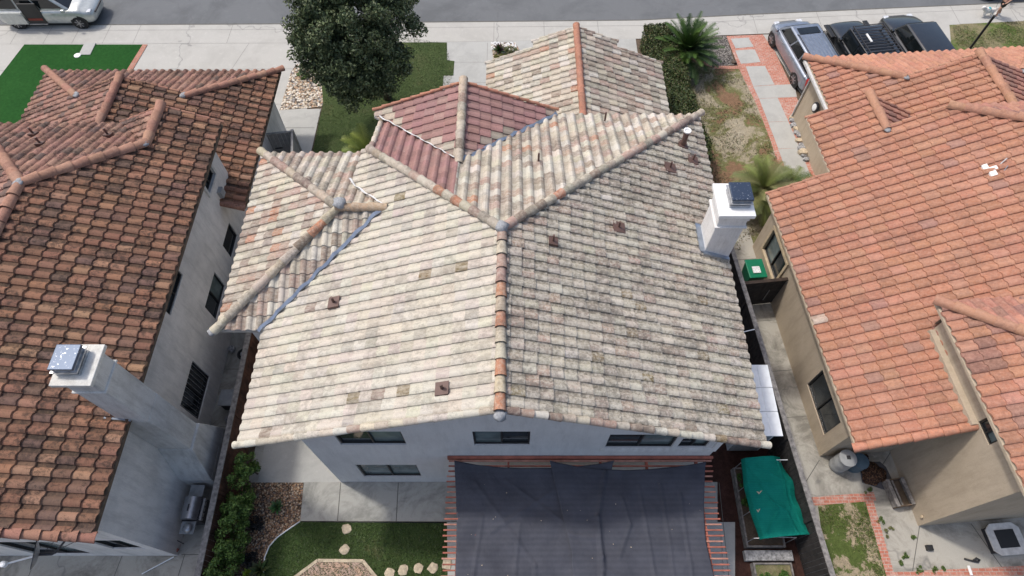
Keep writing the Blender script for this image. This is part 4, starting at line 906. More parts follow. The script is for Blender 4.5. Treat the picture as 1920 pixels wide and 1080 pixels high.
def clothsheet(label,name,edges,z,nx,ny,seed,mat,wr=.03,cat='shade cloth',zs=None,folds=()):
    """edges: function (s,t)->(x,y,z)"""
    rn=random.Random(seed); b=MB(); vs=[]
    for j in range(ny+1):
        for i in range(nx+1):
            s=i/nx;t_=j/ny; x,y,zz=edges(s,t_)
            w_=math.sin(x*9+math.sin(y*3)*1.2)*.25*wr+math.sin(y*44)*.06*wr+math.sin(x*2.1+y*3.3+seed)*wr*.6+math.sin(y*7.3-x*3.1)*wr*.25+rn.uniform(-.1,.1)*wr
            for (ax_,ay_,bx_,by_,amp,wd_) in folds:
                px,py=bx_-ax_,by_-ay_; L2=px*px+py*py; q=max(0,min(1,((x-ax_)*px+(y-ay_)*py)/L2)); dd=math.hypot(x-ax_-px*q,y-ay_-py*q)
                w_+=amp*math.exp(-(dd/wd_)**2)
            vs.append((x,y,zz+w_))
    F_=[(j*(nx+1)+i,j*(nx+1)+i+1,(j+1)*(nx+1)+i+1,(j+1)*(nx+1)+i) for j in range(ny) for i in range(nx)]
    b.faces(vs,F_); o=b.build(name,M[mat],smooth=True); m_=o.modifiers.new('s','SOLIDIFY'); m_.thickness=.006
    return tag(o,label,cat)
sag=lambda y: 0
lL=lambda t:(-1.58+.12*math.sin(math.pi*min(1,t*1.1))-.0*t)
def cl1(s,t):
    top=4.93-.22*math.sin(math.pi*s)**.8
    xl=-1.62+.15*math.sin(math.pi*min(1,t))+.02*t; xr=2.88-.45*min(1,t*3)**.7+.05*math.sin(t*9)
    x=xl+(xr-xl)*s; y=top+(-.3-top)*t; return (x,y,PZ+.045)
def cl2(s,t):
    top=4.91-.22*math.sin(math.pi*s)**.8-.1*s*(1-s)
    xl=1.05+.5*min(1,t*2.2); xr=5.45-.28*math.sin(math.pi*min(1,t*1.3))-.1*t
    x=xl+(xr-xl)*s; y=top+(-.3-top)*t; return (x,y,PZ+.055+.05*(1-min(1,s*5)))
f1=[(-1,4.3,.6,2.2,.03,.05),(.6,2.2,.5,.5,.03,.05),(-.8,3.4,-1.1,1.2,.035,.05),(.2,3.2,-.1,.3,.03,.05),(1.6,4.4,-.6,3.0,.03,.05),(-.2,4.4,1.5,3.2,.03,.04)]
clothsheet('black shade cloth stretched over the left half of the pergola','shade_cloth',cl1,PZ,110,110,3,'shade_cloth',.05,folds=f1)
f2=[(2.6,4.6,2.3,3.4,.07,.05),(2.3,3.4,2.35,2.4,.09,.06),(2.35,2.4,2.2,.6,.09,.07),(3.0,3.9,3.15,3.2,.04,.04),(3.15,3.2,2.8,2.4,.04,.04),(3.5,4.2,3.75,1.0,.035,.04),(4.1,4.2,4.2,1.0,.03,.04),(4.6,4,4.65,1,.03,.04),(2.4,2.1,3.3,1.7,.04,.05),(1.2,3.0,2.3,2.85,.04,.05),(2.2,1.4,1.9,.8,.05,.06)]
clothsheet('black shade cloth stretched over the right half of the pergola','shade_cloth',cl2,PZ,110,110,9,'shade_cloth',.045,folds=f2)

# ================= SHED, NET, BEDS (right side yard) =================
t=wthing('storage_shed','long white ribbed plastic storage shed beside the dark fence','shed',(7.65,7.1,0))
b=MB(); b.box(7.1,8.12,6.08,8.28,.05,1.82); b.build('body',M['white_plastic'],t,bevel=.01)
b=MB()
for j in range(3):
    y0=6.0+j*.79; b.box(7.03,8.28,y0,y0+.775,1.82,1.87)
    for i in range(5): b.box(7.15+i*.19,7.19+i*.19,y0+.05,y0+.73,1.87,1.885)
b.build('roof',M['white_plastic'],t,bevel=.008)
b=MB()
for i in range(6): b.box(7.12+i*.155,7.26+i*.155,6.06,6.078,.1,1.75)
b.build('door',M['grey_plastic'],t)
def bedframe(label,x0,x1,y0,y1,h,soil='dirt',mat='wood_grey'):
    t=wthing('planter_bed',label,'planter',((x0+x1)/2,(y0+y1)/2,0))
    b=MB(); w_=.05
    b.box(x0,x1,y0,y0+w_,0,h); b.box(x0,x1,y1-w_,y1,0,h); b.box(x0,x0+w_,y0+w_,y1-w_,0,h); b.box(x1-w_,x1,y0+w_,y1-w_,0,h)
    b.build('frame',M[mat],t); b=MB(); b.box(x0+w_,x1-w_,y0+w_,y1-w_,0,h-.06); b.build('soil',M[soil],t); return t
bedframe('long grey planter bed under the green net',7.12,8.3,3.05,5.45,.32,'dirt')
bedframe('grey planter bed with bare soil at the bottom right of the pergola',7.22,8.38,1.6,2.62,.3,'grass_dry')
b=MB(); b.box(7.05,8.5,2.68,2.98,.0,.22); tag(b.build('edging_block',M['concrete_patio'] if 0 else M['rock_grey'],bevel=.02),'low dark grey block strip between the two planter beds','block')
t=wthing('net_frame','thin metal hoop frame holding up the green net','frame',(7.7,4.3,0))
for y in (3.2,3.95,4.7,5.42):
    b=MB(); b.tube([(7.15,y,.02),(7.15,y,.95),(7.7,y,1.15),(8.35,y,1.1),(8.4,y,.02)],.013,6); b.build('hoop',M['metal_galv'],t)
b=MB(); b.tube([(7.5,5.46,1.15),(8.65,5.46,1.18)],.018,6); b.build('pole',M['white_plastic'],t)
def ipl(t,tab):
    n=len(tab)-1; i=min(int(t*n),n-1); f=t*n-i; return Vector(tab[i]).lerp(Vector(tab[i+1]),f)
NL=[G(1391,860,1.1),G(1396,908,1.1),G(1406,955,1.1),G(1424,1012,1.0)]; NR=[G(1464,856,1.1),G(1491,904,1.05),G(1505,955,1.05),G(1524,1004,.9)]
def ngr(s,t_):
    a=ipl(t_,NL); c=ipl(t_,NR); sc=abs(math.sin(math.pi*t_*3)); p=a.lerp(c,s)
    x=p.x+(-.10*sc*s**3+.03*sc*(1-s)**3); y=p.y+.0; z=1.12+.12*math.sin(math.pi*s)**.8-.10*sc*math.sin(math.pi*min(1,s+.15))**.5-.30*max(0,s-.78)*1.6-.12*max(0,.06-s)/.06
    return (x,y-.05*sc*0,z)
def ngr_old(s,t_):
    y=5.42-2.25*t_; xl=7.12+.12*t_+.05*math.sin(t_*7); xr=8.38+.12*math.sin(t_*math.pi)*1.2+.35*max(0,t_-.55)+.0; x=xl+(xr-xl)*s
    z=1.16+.12*math.sin(math.pi*s)-.13*abs(math.sin(t_*math.pi*3))**.7*1.0-.12*t_*s+.05*abs(math.cos(t_*math.pi*1.5))
    if s<.04: z-=.12
    return (x,y-.12*s*t_+.18*s*t_*t_,z)
clothsheet('green shade net draped over hoops above the planter bed','shade_net',ngr,1.2,80,110,5,'net_green',.05,'net',folds=[(7.3,5.3,7.9,4.0,.035,.03),(8.25,5.4,8.3,4.0,.04,.03),(7.5,4.5,8.2,3.9,.03,.03),(8.2,3.9,8.4,3.2,.04,.03),(7.9,3.9,7.5,3.3,.03,.03),(7.6,5.3,8.3,4.8,.03,.03)])
for i,(u,v,la) in enumerate(((1423,924,'larger dry curled leaf lying on the green net'),(1421,958,'smaller dry leaf near the left hem of the green net'))):
    p=Vector(G(u,v,1.2)); b=MB(); s_=.09-.03*i
    b.poly([p+Vector((-s_,.03,.06)),p+Vector((-.2*s_,-.05,.03)),p+Vector((0,-.01,.05)),p+Vector((-.3*s_,.02,.05))]); b.poly([p+Vector((-.2*s_,-.05,.03)),p+Vector((s_,.05,.07)),p+Vector((.3*s_,.04,.06)),p+Vector((0,-.01,.05))]); tag(b.build('dry_leaf',M['rock_tan']),la,'leaf')
b=MB(); rn=random.Random(31)
for i in range(32):
    x=rn.uniform(-1.4,5.1); y=rn.uniform(.8,4.3); s_=rn.uniform(.006,.015); a=rn.uniform(0,3); z=3.12
    b.poly([(x+s_*math.cos(a+k_*1.571)*(1.6 if k_%2 else .8),y+s_*math.sin(a+k_*1.571)*(1.6 if k_%2 else .8),z+.004*k_) for k_ in range(4)])
tag(b.build('fallen_leaves',M['rock_tan']),'tiny pale leaves scattered on the black shade cloths','leaves',kind='stuff')
# ================= RIGHT SIDE OBJECTS =================
def gl(x,y): p=toglob((x,y,0)); return p[0],p[1]
t=thing('wheelie_bin','green wheeled bin with a white label sheet on its lid, behind the dark gate','bin',toglob((9.9,11.85,0)),TH)
b=MB(); vs=[(-.24,-.27,.06),(.24,-.27,.06),(.24,.27,.06),(-.24,.27,.06),(-.3,-.36,1.0),(.3,-.36,1.0),(.3,.36,1.0),(-.3,.36,1.0)]
b.faces(vs,[(0,3,2,1),(4,5,6,7),(0,1,5,4),(1,2,6,5),(2,3,7,6),(3,0,4,7)]); b.build('body',M['green_plastic'],t,bevel=.02)
b=MB(); b.prism([(-.33,-.4),(.33,-.4),(.33,.4),(-.33,.4)],1.0,lambda x,y:1.06+.03*(1-(x/.33)**2)); LD=b.build('lid',M['green_plastic'],t,bevel=.02)
b=MB(); b.box(-.16,.12,-.22,.06,1.092,1.096); LB=b.build('label_sheet',M['white_paint'],LD)
b=MB(); rn=random.Random(4)
for i in range(4):
    for j in range(3):
        if rn.random()<.8: x=-.14+i*.065; y=-.19+j*.085; b.box(x,x+.03,y,y+.015,1.0965,1.098)
b.build('printed_marks',M['blue_plastic'],LB)
for sx in (-.22,.22):
    b=MB(); b.tube([(sx-.03,.3,.1),(sx+.03,.3,.1)],.1,14); b.build('wheel',M['rubber'],t)
def barrel(label,x,y,r,h,mat,lidm,name='barrel',lid=True,tilt=0):
    X,Y=gl(x,y); t=thing(name,label,'barrel',(X,Y,0),0)
    b=MB(); b.lathe([(r*.82,0),(r*.9,.03),(r,.25*h),(r*.97,.27*h),(r*1.02,.5*h),(r*1.0,.75*h),(r*.97,.77*h),(r*.95,h)],0,0,28); b.build('body',M[mat],t,auto=35)
    b=MB(); b.lathe([(r*1.02,h-.03),(r*1.04,h),(r*1.0,h+.035),(r*.75,h+.05),(.02,h+.06)],0,0,28); o=b.build('lid',M[lidm],t,auto=35)
    return t,o
t,o=barrel('tall grey barrel with a square mark on its lid, nearest the tan wall corner',10.98,4.78,.27,.88,'grey_plastic','grey_plastic')
b=MB(); b.box(-.06,.06,-.05,.07,.943,.948); b.build('hatch',M['metal_dark'],o)
barrel('shorter blue barrel next to the grey barrel',11.5,4.72,.25,.62,'blue_plastic','blue_plastic')
# leaf pile
def heap(name,label,cat,cx,cy,rx,ry,h,mat,seed,tarp=True):
    rn=random.Random(seed); b=MB(); n=30;m_=12; vs=[]
    for i in range(m_+1):
        rr=i/m_
        for k_ in range(n):
            a=2*math.pi*k_/n; e=1+.12*math.sin(a*3+seed)+.07*math.sin(a*7); z=h*(1-rr**1.8)+rn.uniform(-.03,.03)*(rr<.97)
            vs.append((cx+rx*rr*e*math.cos(a),cy+ry*rr*e*math.sin(a),max(.02,z+.02)))
    b.faces(vs,[(i*n+k_,i*n+(k_+1)%n,(i+1)*n+(k_+1)%n,(i+1)*n+k_) for i in range(m_) for k_ in range(n)])
    return b
hx,hy=gl(12.08,4.45)
t=wthing('leaf_pile','heap of dead brown leaves on a dark tarp beside the blue barrel','leaf pile',(hx,hy,0))
b=heap('leaf_pile','','',hx,hy,.42,.40,.28,'',2); b.build('leaves',M['leaf_litter'],t,smooth=True)
b=MB(); b.prism([(hx-.42,hy-.3),(hx+.3,hy-.55),(hx+.62,hy-.45),(hx+.5,hy+.2),(hx+.35,hy+.38),(hx-.35,hy+.35)],.018,.026); b.build('tarp',M['tarp'],t)
t=wthing('trash_bag','small crumpled brown sack against the low tan wall','sack',(*gl(12.0,4.98),0))
bx,by=gl(12.0,4.98); b=heap('','','',bx,by,.16,.1,.16,'',5); b.build('sack',M['leaf_litter'],t,smooth=True)
# wooden planter box
t=thing('planter_box','empty weathered grey wooden planter box against the tall tan wall','planter box',toglob((12.58,3.75,0)),TH+R(4))
b=MB()
for x in (-.27,-.06,.22): b.box(x-.055 if x!=-.06 else x-.03,x+.055 if x!=-.06 else x+.03,-.42,.42,.34 if x!=-.06 else .2,.38 if x!=-.06 else .24)
for x in (-.3,.28):
    for z in (.06,.2): b.box(x-.012,x+.012,-.4,.4,z,z+.12)
b.build('plank',M['wood_grey'],t); b=MB()
for y in (-.41,.41): b.box(-.3,.3,y-.015,y+.015,.05,.339)
b.build('end_board',M['wood_brown'],t); b=MB(); b.box(-.28,.26,-.39,.39,.02,.1); b.build('soil',M['dirt'],t)
# octagonal fire table
t=thing('fire_table','octagonal pale table with a black square centre on the patio','table',toglob((15.25,2.15,0)),TH)
b=MB(); o8=[(-.52,-.30),(-.34,-.46),(.34,-.46),(.52,-.30),(.52,.30),(.34,.46),(-.34,.46),(-.52,.30)]; b.prism(o8,.30,.36); b.build('table_top',M['white_plastic'] if 0 else M['frame_white'],t,bevel=.01)
b=MB(); b.box(-.3,.3,-.26,.26,.362,.375); b.build('centre_lid',M['black_plastic'],t)
b=MB(); b.box(-.42,.42,-.36,.36,0,.299); b.build('base',M['metal_dark'],t)
X,Y=gl(12.98,2.1); b=MB(); b.box(X-.09,X+.09,Y-.08,Y+.08,.0,.12); b.box(X-.06,X+.06,Y-.05,Y+.05,.12,.125); tag(b.build('bait_box',M['black_plastic'],bevel=.01),'small black box on the patio near the tan wall corner','box')
X,Y=gl(13.15,2.95); b=MB(); b.lathe([(.03,0),(.05,.02),(.05,.05),(.02,.07)],0,0,12); b.xform(Matrix.Translation((toglob((12.9,2.95,.45))))@Matrix.Rotation(R(-90),4,'Y')); tag(b.build('hose_bib',M['trim_cream'],auto=40),'small cream tap fitting on the foot of the tall tan wall','tap')
X,Y=G(1830,1052,0)[:2]; b=MB(); b.tube([(X-.35,Y+.06,.03),(X-.15,Y,.05),(X,Y-.03,.08),(X+.1,Y+.03,.04),(X-.02,Y+.07,.1),(X-.12,Y,.05)],.03,6); tag(b.build('garden_hose',M['black_plastic'],smooth=True),'short coil of black hose on the lower brick edging','hose')
X,Y=G(1817,1070,0)[:2]; b=MB(); b.box(X-.04,X+.04,Y-.14,Y+.14,.02,.07); tag(b.build('hand_tool',M['white_paint'],bevel=.015),'short white tool lying across the lower brick edging','tool')

b=MB(); b.tube([G(1391,623,1.72),G(1417,617,1.78)],.018,8); tag(b.build('white_pipe',M['white_plastic'],auto=40),'short white pipe sticking out of the dark fence above the shed','pipe')
b=MB(); b.tube([G(1352,1000,.05),G(1358,1075,.06)],.014,8); tag(b.build('garden_stake',M['metal_galv'],auto=40),'thin grey stake lying on the dark soil right of the pergola','stake')
# ================= VEGETATION =================
def leafmesh(name,P,Nn,size,cols,seed,parent=None,asp=.5,extra=None):
    """P: n x 3 leaf centres, Nn: outward hints; builds one mesh of pointed leaves"""
    rs=np.random.RandomState(seed); n=len(P)
    d=Nn*.55+rs.normal(0,.6,(n,3)); d/=np.linalg.norm(d,axis=1)[:,None]+1e-9
    r=rs.normal(0,1,(n,3)); a=np.cross(d,r); a/=np.linalg.norm(a,axis=1)[:,None]+1e-9; b=np.cross(d,a)
    s=(size*rs.uniform(.6,1.35,n))[:,None]
    V=np.empty((n,4,3)); V[:,0]=P-a*s*.5; V[:,1]=P-b*s*asp*.5+d*s*.06; V[:,2]=P+a*s*.5; V[:,3]=P+b*s*asp*.5+d*s*.06
    org=np.array(ORG[parent.name]) if parent is not None else 0
    V=(V.reshape(-1,3)-org)
    me=bpy.data.meshes.new(name); me.vertices.add(4*n); me.vertices.foreach_set('co',V.ravel())
    me.loops.add(4*n); me.loops.foreach_set('vertex_index',np.arange(4*n)); me.polygons.add(n); me.polygons.foreach_set('loop_start',np.arange(0,4*n,4)); me.polygons.foreach_set('loop_total',np.full(n,4))
    me.update(calc_edges=True)
    cols=np.array(cols); w_=rs.randint(0,len(cols),n); c=cols[w_]*rs.uniform(.65,1.4,(n,1))
    if extra is not None: c=c*extra[:,None]
    c=np.concatenate([np.clip(c,0,1),np.ones((n,1))],1); c=np.repeat(c,4,0)
    at=me.color_attributes.new('tile','FLOAT_COLOR','CORNER'); at.data.foreach_set('color',c.ravel()); me.materials.append(M['leaf'])
    return mesh_obj(name,me,parent)
def blobpts(blobs,n,seed,clump=.28,inner=.55,ncl=None):
    """points gathered in clumps over the shells of ellipsoids"""
    rs=np.random.RandomState(seed); vol=np.array([b[3]*b[4]+b[4]*b[5]+b[3]*b[5] for b in blobs]); pr_=vol/vol.sum(); ncl=ncl or max(8,n//55)
    k=rs.choice(len(blobs),ncl,p=pr_); B=np.array(blobs)
    d=rs.normal(0,1,(ncl,3)); d/=np.linalg.norm(d,axis=1)[:,None]; rr=rs.uniform(inner,1.0,(ncl,1))**.6
    C=B[k,:3]+d*B[k,3:6]*rr; q=rs.randint(0,ncl,n); o=rs.normal(0,1,(n,3)); o/=np.linalg.norm(o,axis=1)[:,None]
    P=C[q]+o*(clump*rs.uniform(.25,1,(n,1))**.5)*np.array([1,1,.75]); Nn=(d[q]+o*.9); Nn/=np.linalg.norm(Nn,axis=1)[:,None]; return P,Nn
# street tree
tb=Vector((-5.75,22.5,0))
t=wthing('tree','large dense dark green tree standing on the front lawn','tree',tb)
b=MB(); b.tube([tb+Vector((0,0,-.05)),tb+Vector((.02,-.15,.9)),tb+Vector((-.15,-.4,2.0)),tb+Vector((-.4,-.7,3.2))],[.2,.16,.14,.11],12); b.build('trunk',M['bark'],t,smooth=True)
b=MB(); rn=random.Random(8); f0=tb+Vector((-.3,-.55,2.7))
TB_=[(-6.3,21.7,5.2,2.35,2.0,1.6),(-7.55,21.3,4.7,1.3,1.3,1.3),(-6.0,20.7,3.9,1.75,1.35,1.35),(-4.75,21.9,4.6,1.25,1.2,1.3),(-6.5,22.4,6.3,1.9,1.8,1.1),(-5.1,22.5,5.8,1.5,1.4,1.2),(-6.6,20.4,3.1,1.2,.9,.8),(-5.0,20.9,3.3,.9,.8,.8)]
for bl in TB_:
    e=Vector(bl[:3]); m_=f0.lerp(e,.5)+Vector((rn.uniform(-.2,.2),rn.uniform(-.2,.2),.1)); b.tube([f0,m_,e],[.08,.05,.02],7)
b.build('branches',M['bark'],t,smooth=True)
TB_+=[(-6.5,19.95,2.7,1.15,.7,.65),(-5.6,20.4,2.9,.9,.7,.7),(-7.6,21.0,3.9,1.1,1.,1.),(-6.9,21.0,4.2,1.6,1.2,1.2),(-6.2,20.2,3.0,1.15,.8,.8),(-7.3,22.3,5.9,1.5,1.4,1.2)]
P,Nn=blobpts(TB_,80000,1,.36,.5,560)
leafmesh('crown',P,Nn,.13,[(.072,.10,.044),(.088,.118,.05),(.105,.138,.058),(.058,.082,.036),(.16,.185,.095)],2,t)
def bush(name,label,cat,blobs,n,size,cols,seed,group=None,clump=.1,stem=True,asp=.5,ncl=None):
    t=wthing(name,label,cat,(blobs[0][0],blobs[0][1],0),group)
    P,Nn=blobpts(blobs,n,seed,clump,.5,ncl); P[:,2]=np.maximum(P[:,2],.03)
    leafmesh('foliage',P,Nn,size,cols,seed+1,t,asp)
    if stem:
        b=MB(); rn=random.Random(seed)
        for bl in blobs:
            for _ in range(3): b.tube([(bl[0]+rn.uniform(-.05,.05),bl[1]+rn.uniform(-.05,.05),0),(bl[0]+rn.uniform(-.3,.3)*bl[3],bl[1]+rn.uniform(-.3,.3)*bl[4],bl[2])],[.02,.008],5)
        b.build('stem',M['bark'],t)
    return t
GV=[(.07,.13,.025),(.10,.17,.035),(.05,.10,.02),(.13,.21,.05)]
bush('climbing_shrub','leafy bright green shrub spilling along the left fence','shrub',[(-8.25,5.3-.42*i,1.05+.12*math.sin(i*2),.34+.05*math.sin(i*3),.34,.75) for i in range(11)],15000,.085,GV,11,clump=.13)
hp=[(6.85,25.1),(6.9,24.3),(6.95,23.5),(7.02,22.7),(7.1,21.9),(7.2,21.1),(7.3,20.3),(7.4,19.5),(7.55,18.7)]
hb=[(x,y,.72,.62,.55,.62) for x,y in hp]
t=wthing('hedge','long dense dark green hedge beside the garage','hedge',(7.1,22,0))
rs=np.random.RandomState(5); n=46000; k=rs.uniform(0,1,n); yy=26.0-k*8.2; xx=6.85+(26.0-yy)*.085; sd_=rs.randint(0,5,n); U=rs.uniform(-1,1,n); V_=rs.uniform(0,1,n)
px=np.where(sd_<3,U*.62,np.sign(U)*.62); pz=np.where(sd_<3,1.22,V_*1.22); nx_=np.where(sd_<3,0,np.sign(U)); nz_=np.where(sd_<3,1.,0)
wob=.06*np.sin(yy*3.1)+.04*np.sin(yy*7+px*5)+rs.normal(0,.035,n)
edge_=np.clip((np.abs(px)-.4)/.22,0,1)*np.where(sd_<3,1,0)
P=np.stack([xx+px+nx_*wob,yy+rs.normal(0,.03,n),(pz+nz_*wob*.8-edge_*.14)*1.12],1); leafmesh('foliage',P,np.stack([nx_,0*nx_,nz_],1),.085,[(.04,.062,.018),(.055,.08,.022),(.03,.05,.014),(.10,.085,.035),(.075,.10,.03)],6,t)
b=MB(); b.prism([(6.35,25.85),(7.3,25.85),(8.0,17.9),(7.05,17.9)],0,1.2); M['hedge_core']=plain('hedge_core',(.018,.024,.009),.95,0,.3,9,1.); b.build('branches',M['hedge_core'],t)  # added dark core block fills the hedge, no separate branches modelled
bush('hedge','low dark green hedge between the roof edge and the dry lawn','hedge',[(8.0,17.6,.4,.38,.5,.42),(8.2,16.8,.4,.36,.5,.42),(8.35,16.0,.4,.34,.5,.42),(8.45,15.2,.4,.32,.5,.4)],6000,.08,[(.045,.08,.02),(.06,.10,.03),(.035,.06,.018)],15)
def palm(name,label,cat,base,th,n,ln,cols,seed,e0=75,e1=-5,droop=1.,lf=.25,wd=.02,nl=26,tr=.12,group=None,trunkm='bark',tipup=False):
    base=Vector(base); t=wthing(name,label,cat,base,group); rn=random.Random(seed)
    b=MB(); b.lathe([(tr*1.15,0),(tr,.1*th+.01),(tr*.9,th*.6+.02),(tr*.7,th+.05)],base.x,base.y,12,cz=base.z); b.build('trunk',M[trunkm],t)
    vs=[];fs=[];cs=[]
    def q4(a,b_,c_,d_,col):
        k=len(vs); vs.extend([a,b_,c_,d_]); fs.append((k,k+1,k+2,k+3)); cs.append(col)
    for i in range(n):
        az=i*2.39996+rn.uniform(-.15,.15); el=R(e0+(e1-e0)*(i/n)**.8+rn.uniform(-6,6)); L_=ln*rn.uniform(.82,1.08); c=rn.choice(cols); f=rn.uniform(.75,1.25); c=tuple(x*f for x in c)
        p=base+Vector((0,0,th)); hor=Vector((math.cos(az),math.sin(az),0)); seg=14; pts=[p.copy()]; e=el
        for s in range(seg):
            p=p+(hor*math.cos(e)+Vector((0,0,math.sin(e))))*(L_/seg); e-=droop*R(90)/seg*(.4+1.2*s/seg); pts.append(p.copy())
        sv=Vector((-hor.y,hor.x,0))
        for s in range(seg): 
            w0=.012; q4(pts[s]-sv*w0,pts[s]+sv*w0,pts[s+1]+sv*w0*.7,pts[s+1]-sv*w0*.7,(c[0]*1.3,c[1]*1.1,c[2]))
        for k_ in range(nl):
            u_=.12+.88*k_/nl; s=u_*seg; a=int(min(s,seg-1)); pp=pts[a].lerp(pts[a+1],s-a); dirn=(pts[a+1]-pts[a]).normalized(); up=sv.cross(dirn)*-1
            if up.z<0: up=-up
            l2=lf*math.sin(math.pi*(.12+.85*u_))**.6*rn.uniform(.85,1.1)
            for sg in (-1,1):
                tipv=(sv*sg*.82+dirn*.62+up*(.25)).normalized()*l2; tip=pp+tipv+Vector((0,0,-.12*l2*droop)); wv=dirn*wd
                q4(pp-wv*.5,pp+wv*.5,tip+wv*.12,tip-wv*.12,c)
    b=MB(); b.v=[tuple(v) for v in vs]; b.f=fs; b.m=[0]*len(fs); b.c=cs; b.build('crown',M['leaf'],t); return t
palm('sago_palm','large dark green sago palm with stiff fronds behind the hedge','palm',(8.15,24.6,0),.85,84,1.72,[(.03,.065,.012),(.045,.09,.016),(.06,.115,.02)],3,84,-2,.4,.27,.03,46,.2)
palm('palm','small bright palm beside the entry gable','palm',(-6.0,18.55,0),.5,30,1.45,[(.11,.15,.025),(.15,.18,.03),(.08,.12,.025)],5,80,5,.8,.36,.045,24,.09)
palm('palm','feathery yellow green palm between white chimney and salmon roof','palm',(9.95,16.2,0),1.1,40,1.5,[(.11,.14,.04),(.14,.17,.045),(.18,.18,.07)],6,78,-12,.9,.38,.042,28,.1)
palm('palm','smaller ragged palm close to the tan wall','palm',(11.05,16.35,0),1.1,24,1.1,[(.08,.12,.035),(.12,.15,.045)],8,80,-5,.9,.3,.036,22,.07)
bush('shrub','dark leafy shrub under the palms at the tan wall','shrub',[(11.3,15.3,.5,.5,.5,.5),(10.9,15.7,.3,.4,.4,.35)],3500,.08,[(.035,.06,.02),(.05,.075,.03),(.08,.06,.04)],33)
def agave(name,label,x,y,r,n,cols,seed,cat='plant',e0=80,e1=15,w_=.05,group=None):
    t=wthing(name,label,cat,(x,y,0),group); rn=random.Random(seed); b=MB()
    for i in range(n):
        az=i*2.4+rn.uniform(-.2,.2); el=R(e0+(e1-e0)*i/n); c=tuple(q_*rn.uniform(.8,1.2) for q_ in rn.choice(cols)); h=Vector((math.cos(az)*math.cos(el),math.sin(az)*math.cos(el),math.sin(el))); s=Vector((-math.sin(az),math.cos(az),0))*w_*r/.4
        o=Vector((x,y,.03)); m_=o+h*r*.55; tip=o+h*r+Vector((0,0,-.1*r)); b.poly([o-s*.6,m_-s,tip,m_+s,o+s*.6],0,c)
    b.build('leaves',M['leaf'],t); return t
gx=lambda u,v:G(u,v,0)[:2]
x,y=gx(520,952); agave('succulent','small green clump in the middle of the brown gravel',x,y,.3,26,[(.07,.14,.05),(.05,.11,.04)],1)
x,y=gx(488,1070); agave('agave','long leaved dark green plant at the foot of the brown gravel',x,y,.42,26,[(.05,.08,.03),(.08,.10,.04)],2)
x,y=gx(466,1076); agave('bromeliad','small yellow green rosette at the foot of the brown gravel',x,y,.24,16,[(.32,.38,.05),(.24,.32,.05)],3,w_=.07)
x,y=gx(480,986); bush('black_shrub','low near black shrub on the brown gravel below the small green clump','shrub',[(x,y,.1,.26,.22,.12)],700,.07,[(.018,.02,.02),(.03,.03,.03)],21)
x,y=gx(470,1052); bush('black_shrub','low near black shrub just above the yellow green rosette','shrub',[(x,y,.1,.26,.2,.12)],700,.07,[(.018,.02,.02),(.03,.03,.03)],23)
x,y=gx(936,97); agave('agave','spiky dark plant in the pebble bed before the garage',x,y,.42,40,[(.10,.05,.05),(.05,.10,.03)],4)
x,y=gx(957,104); bush('flower_shrub','pale green shrub in the pebble bed before the garage','shrub',[(x,y,.2,.35,.3,.2)],1500,.07,[(.12,.15,.05),(.22,.2,.12),(.1,.14,.04)],25)
x,y=gx(936,112); bush('flower_shrub','low yellow green shrub at the near end of the pebble bed','shrub',[(x,y,.1,.3,.2,.13)],900,.06,[(.12,.14,.03),(.2,.18,.05)],27)
x,y=gx(570,145); bush('shrub','small light green shrub at the tan gravel under the tree','shrub',[(x,y,.15,.25,.25,.18)],900,.06,[(.10,.17,.04),(.14,.2,.06)],29)
GW=[(.08,.14,.03),(.12,.17,.05),(.06,.10,.02)]
for i,(u,v,s,la) in enumerate(((1627,920,.12,'weed tuft at the brick corner by the leaf pile'),(1650,978,.15,'weed tuft touching the long brick edging'),(1664,995,.22,'widest weed patch spreading from the long brick edging'),(1695,1043,.10,'weed in the middle of the diagonal patio joint'),(1688,1056,.07,'tiny weed near the lower end of the diagonal patio joint'),(1712,1007,.06,'tiny weed near the upper end of the diagonal patio joint'),(1723,1070,.12,'weed on the lower brick edging nearest the diagonal joint'),(1752,1069,.09,'middle weed on the lower brick edging'),(1770,1066,.08,'weed on the lower brick edging nearest the black hose'))):
    x,y=gx(u,v); bush('weed',la,'weed',[(x,y,.03,s,s*.5,.03),(x+s*.5,y+s*.6,.03,s*.5,s*.4,.02),(x-s*.5,y-s*.5,.03,s*.4,s*.5,.02)],int(160+s*900),.038,GW if i!=2 else [(.16,.17,.06),(.2,.18,.1),(.1,.14,.04)],40+i,'weeds on the right patio',.05,False)
for i,(x,y,s,la) in enumerate(((7.35,5.0,.22,'leafy plant at the far end of the netted planter'),(7.3,4.4,.14,'leafy plant in the middle of the netted planter'),(7.5,2.2,.2,'leafy plant in the lower planter near its left side'),(8.05,2.25,.12,'small leafy plant in the lower planter near the fence'))):
    bush('vegetable_plant',la,'plant',[(x,y,.38,s,s,.12)],500,.08,[(.05,.11,.02),(.08,.15,.03)],60+i,'plants in the planter beds',.07,False)
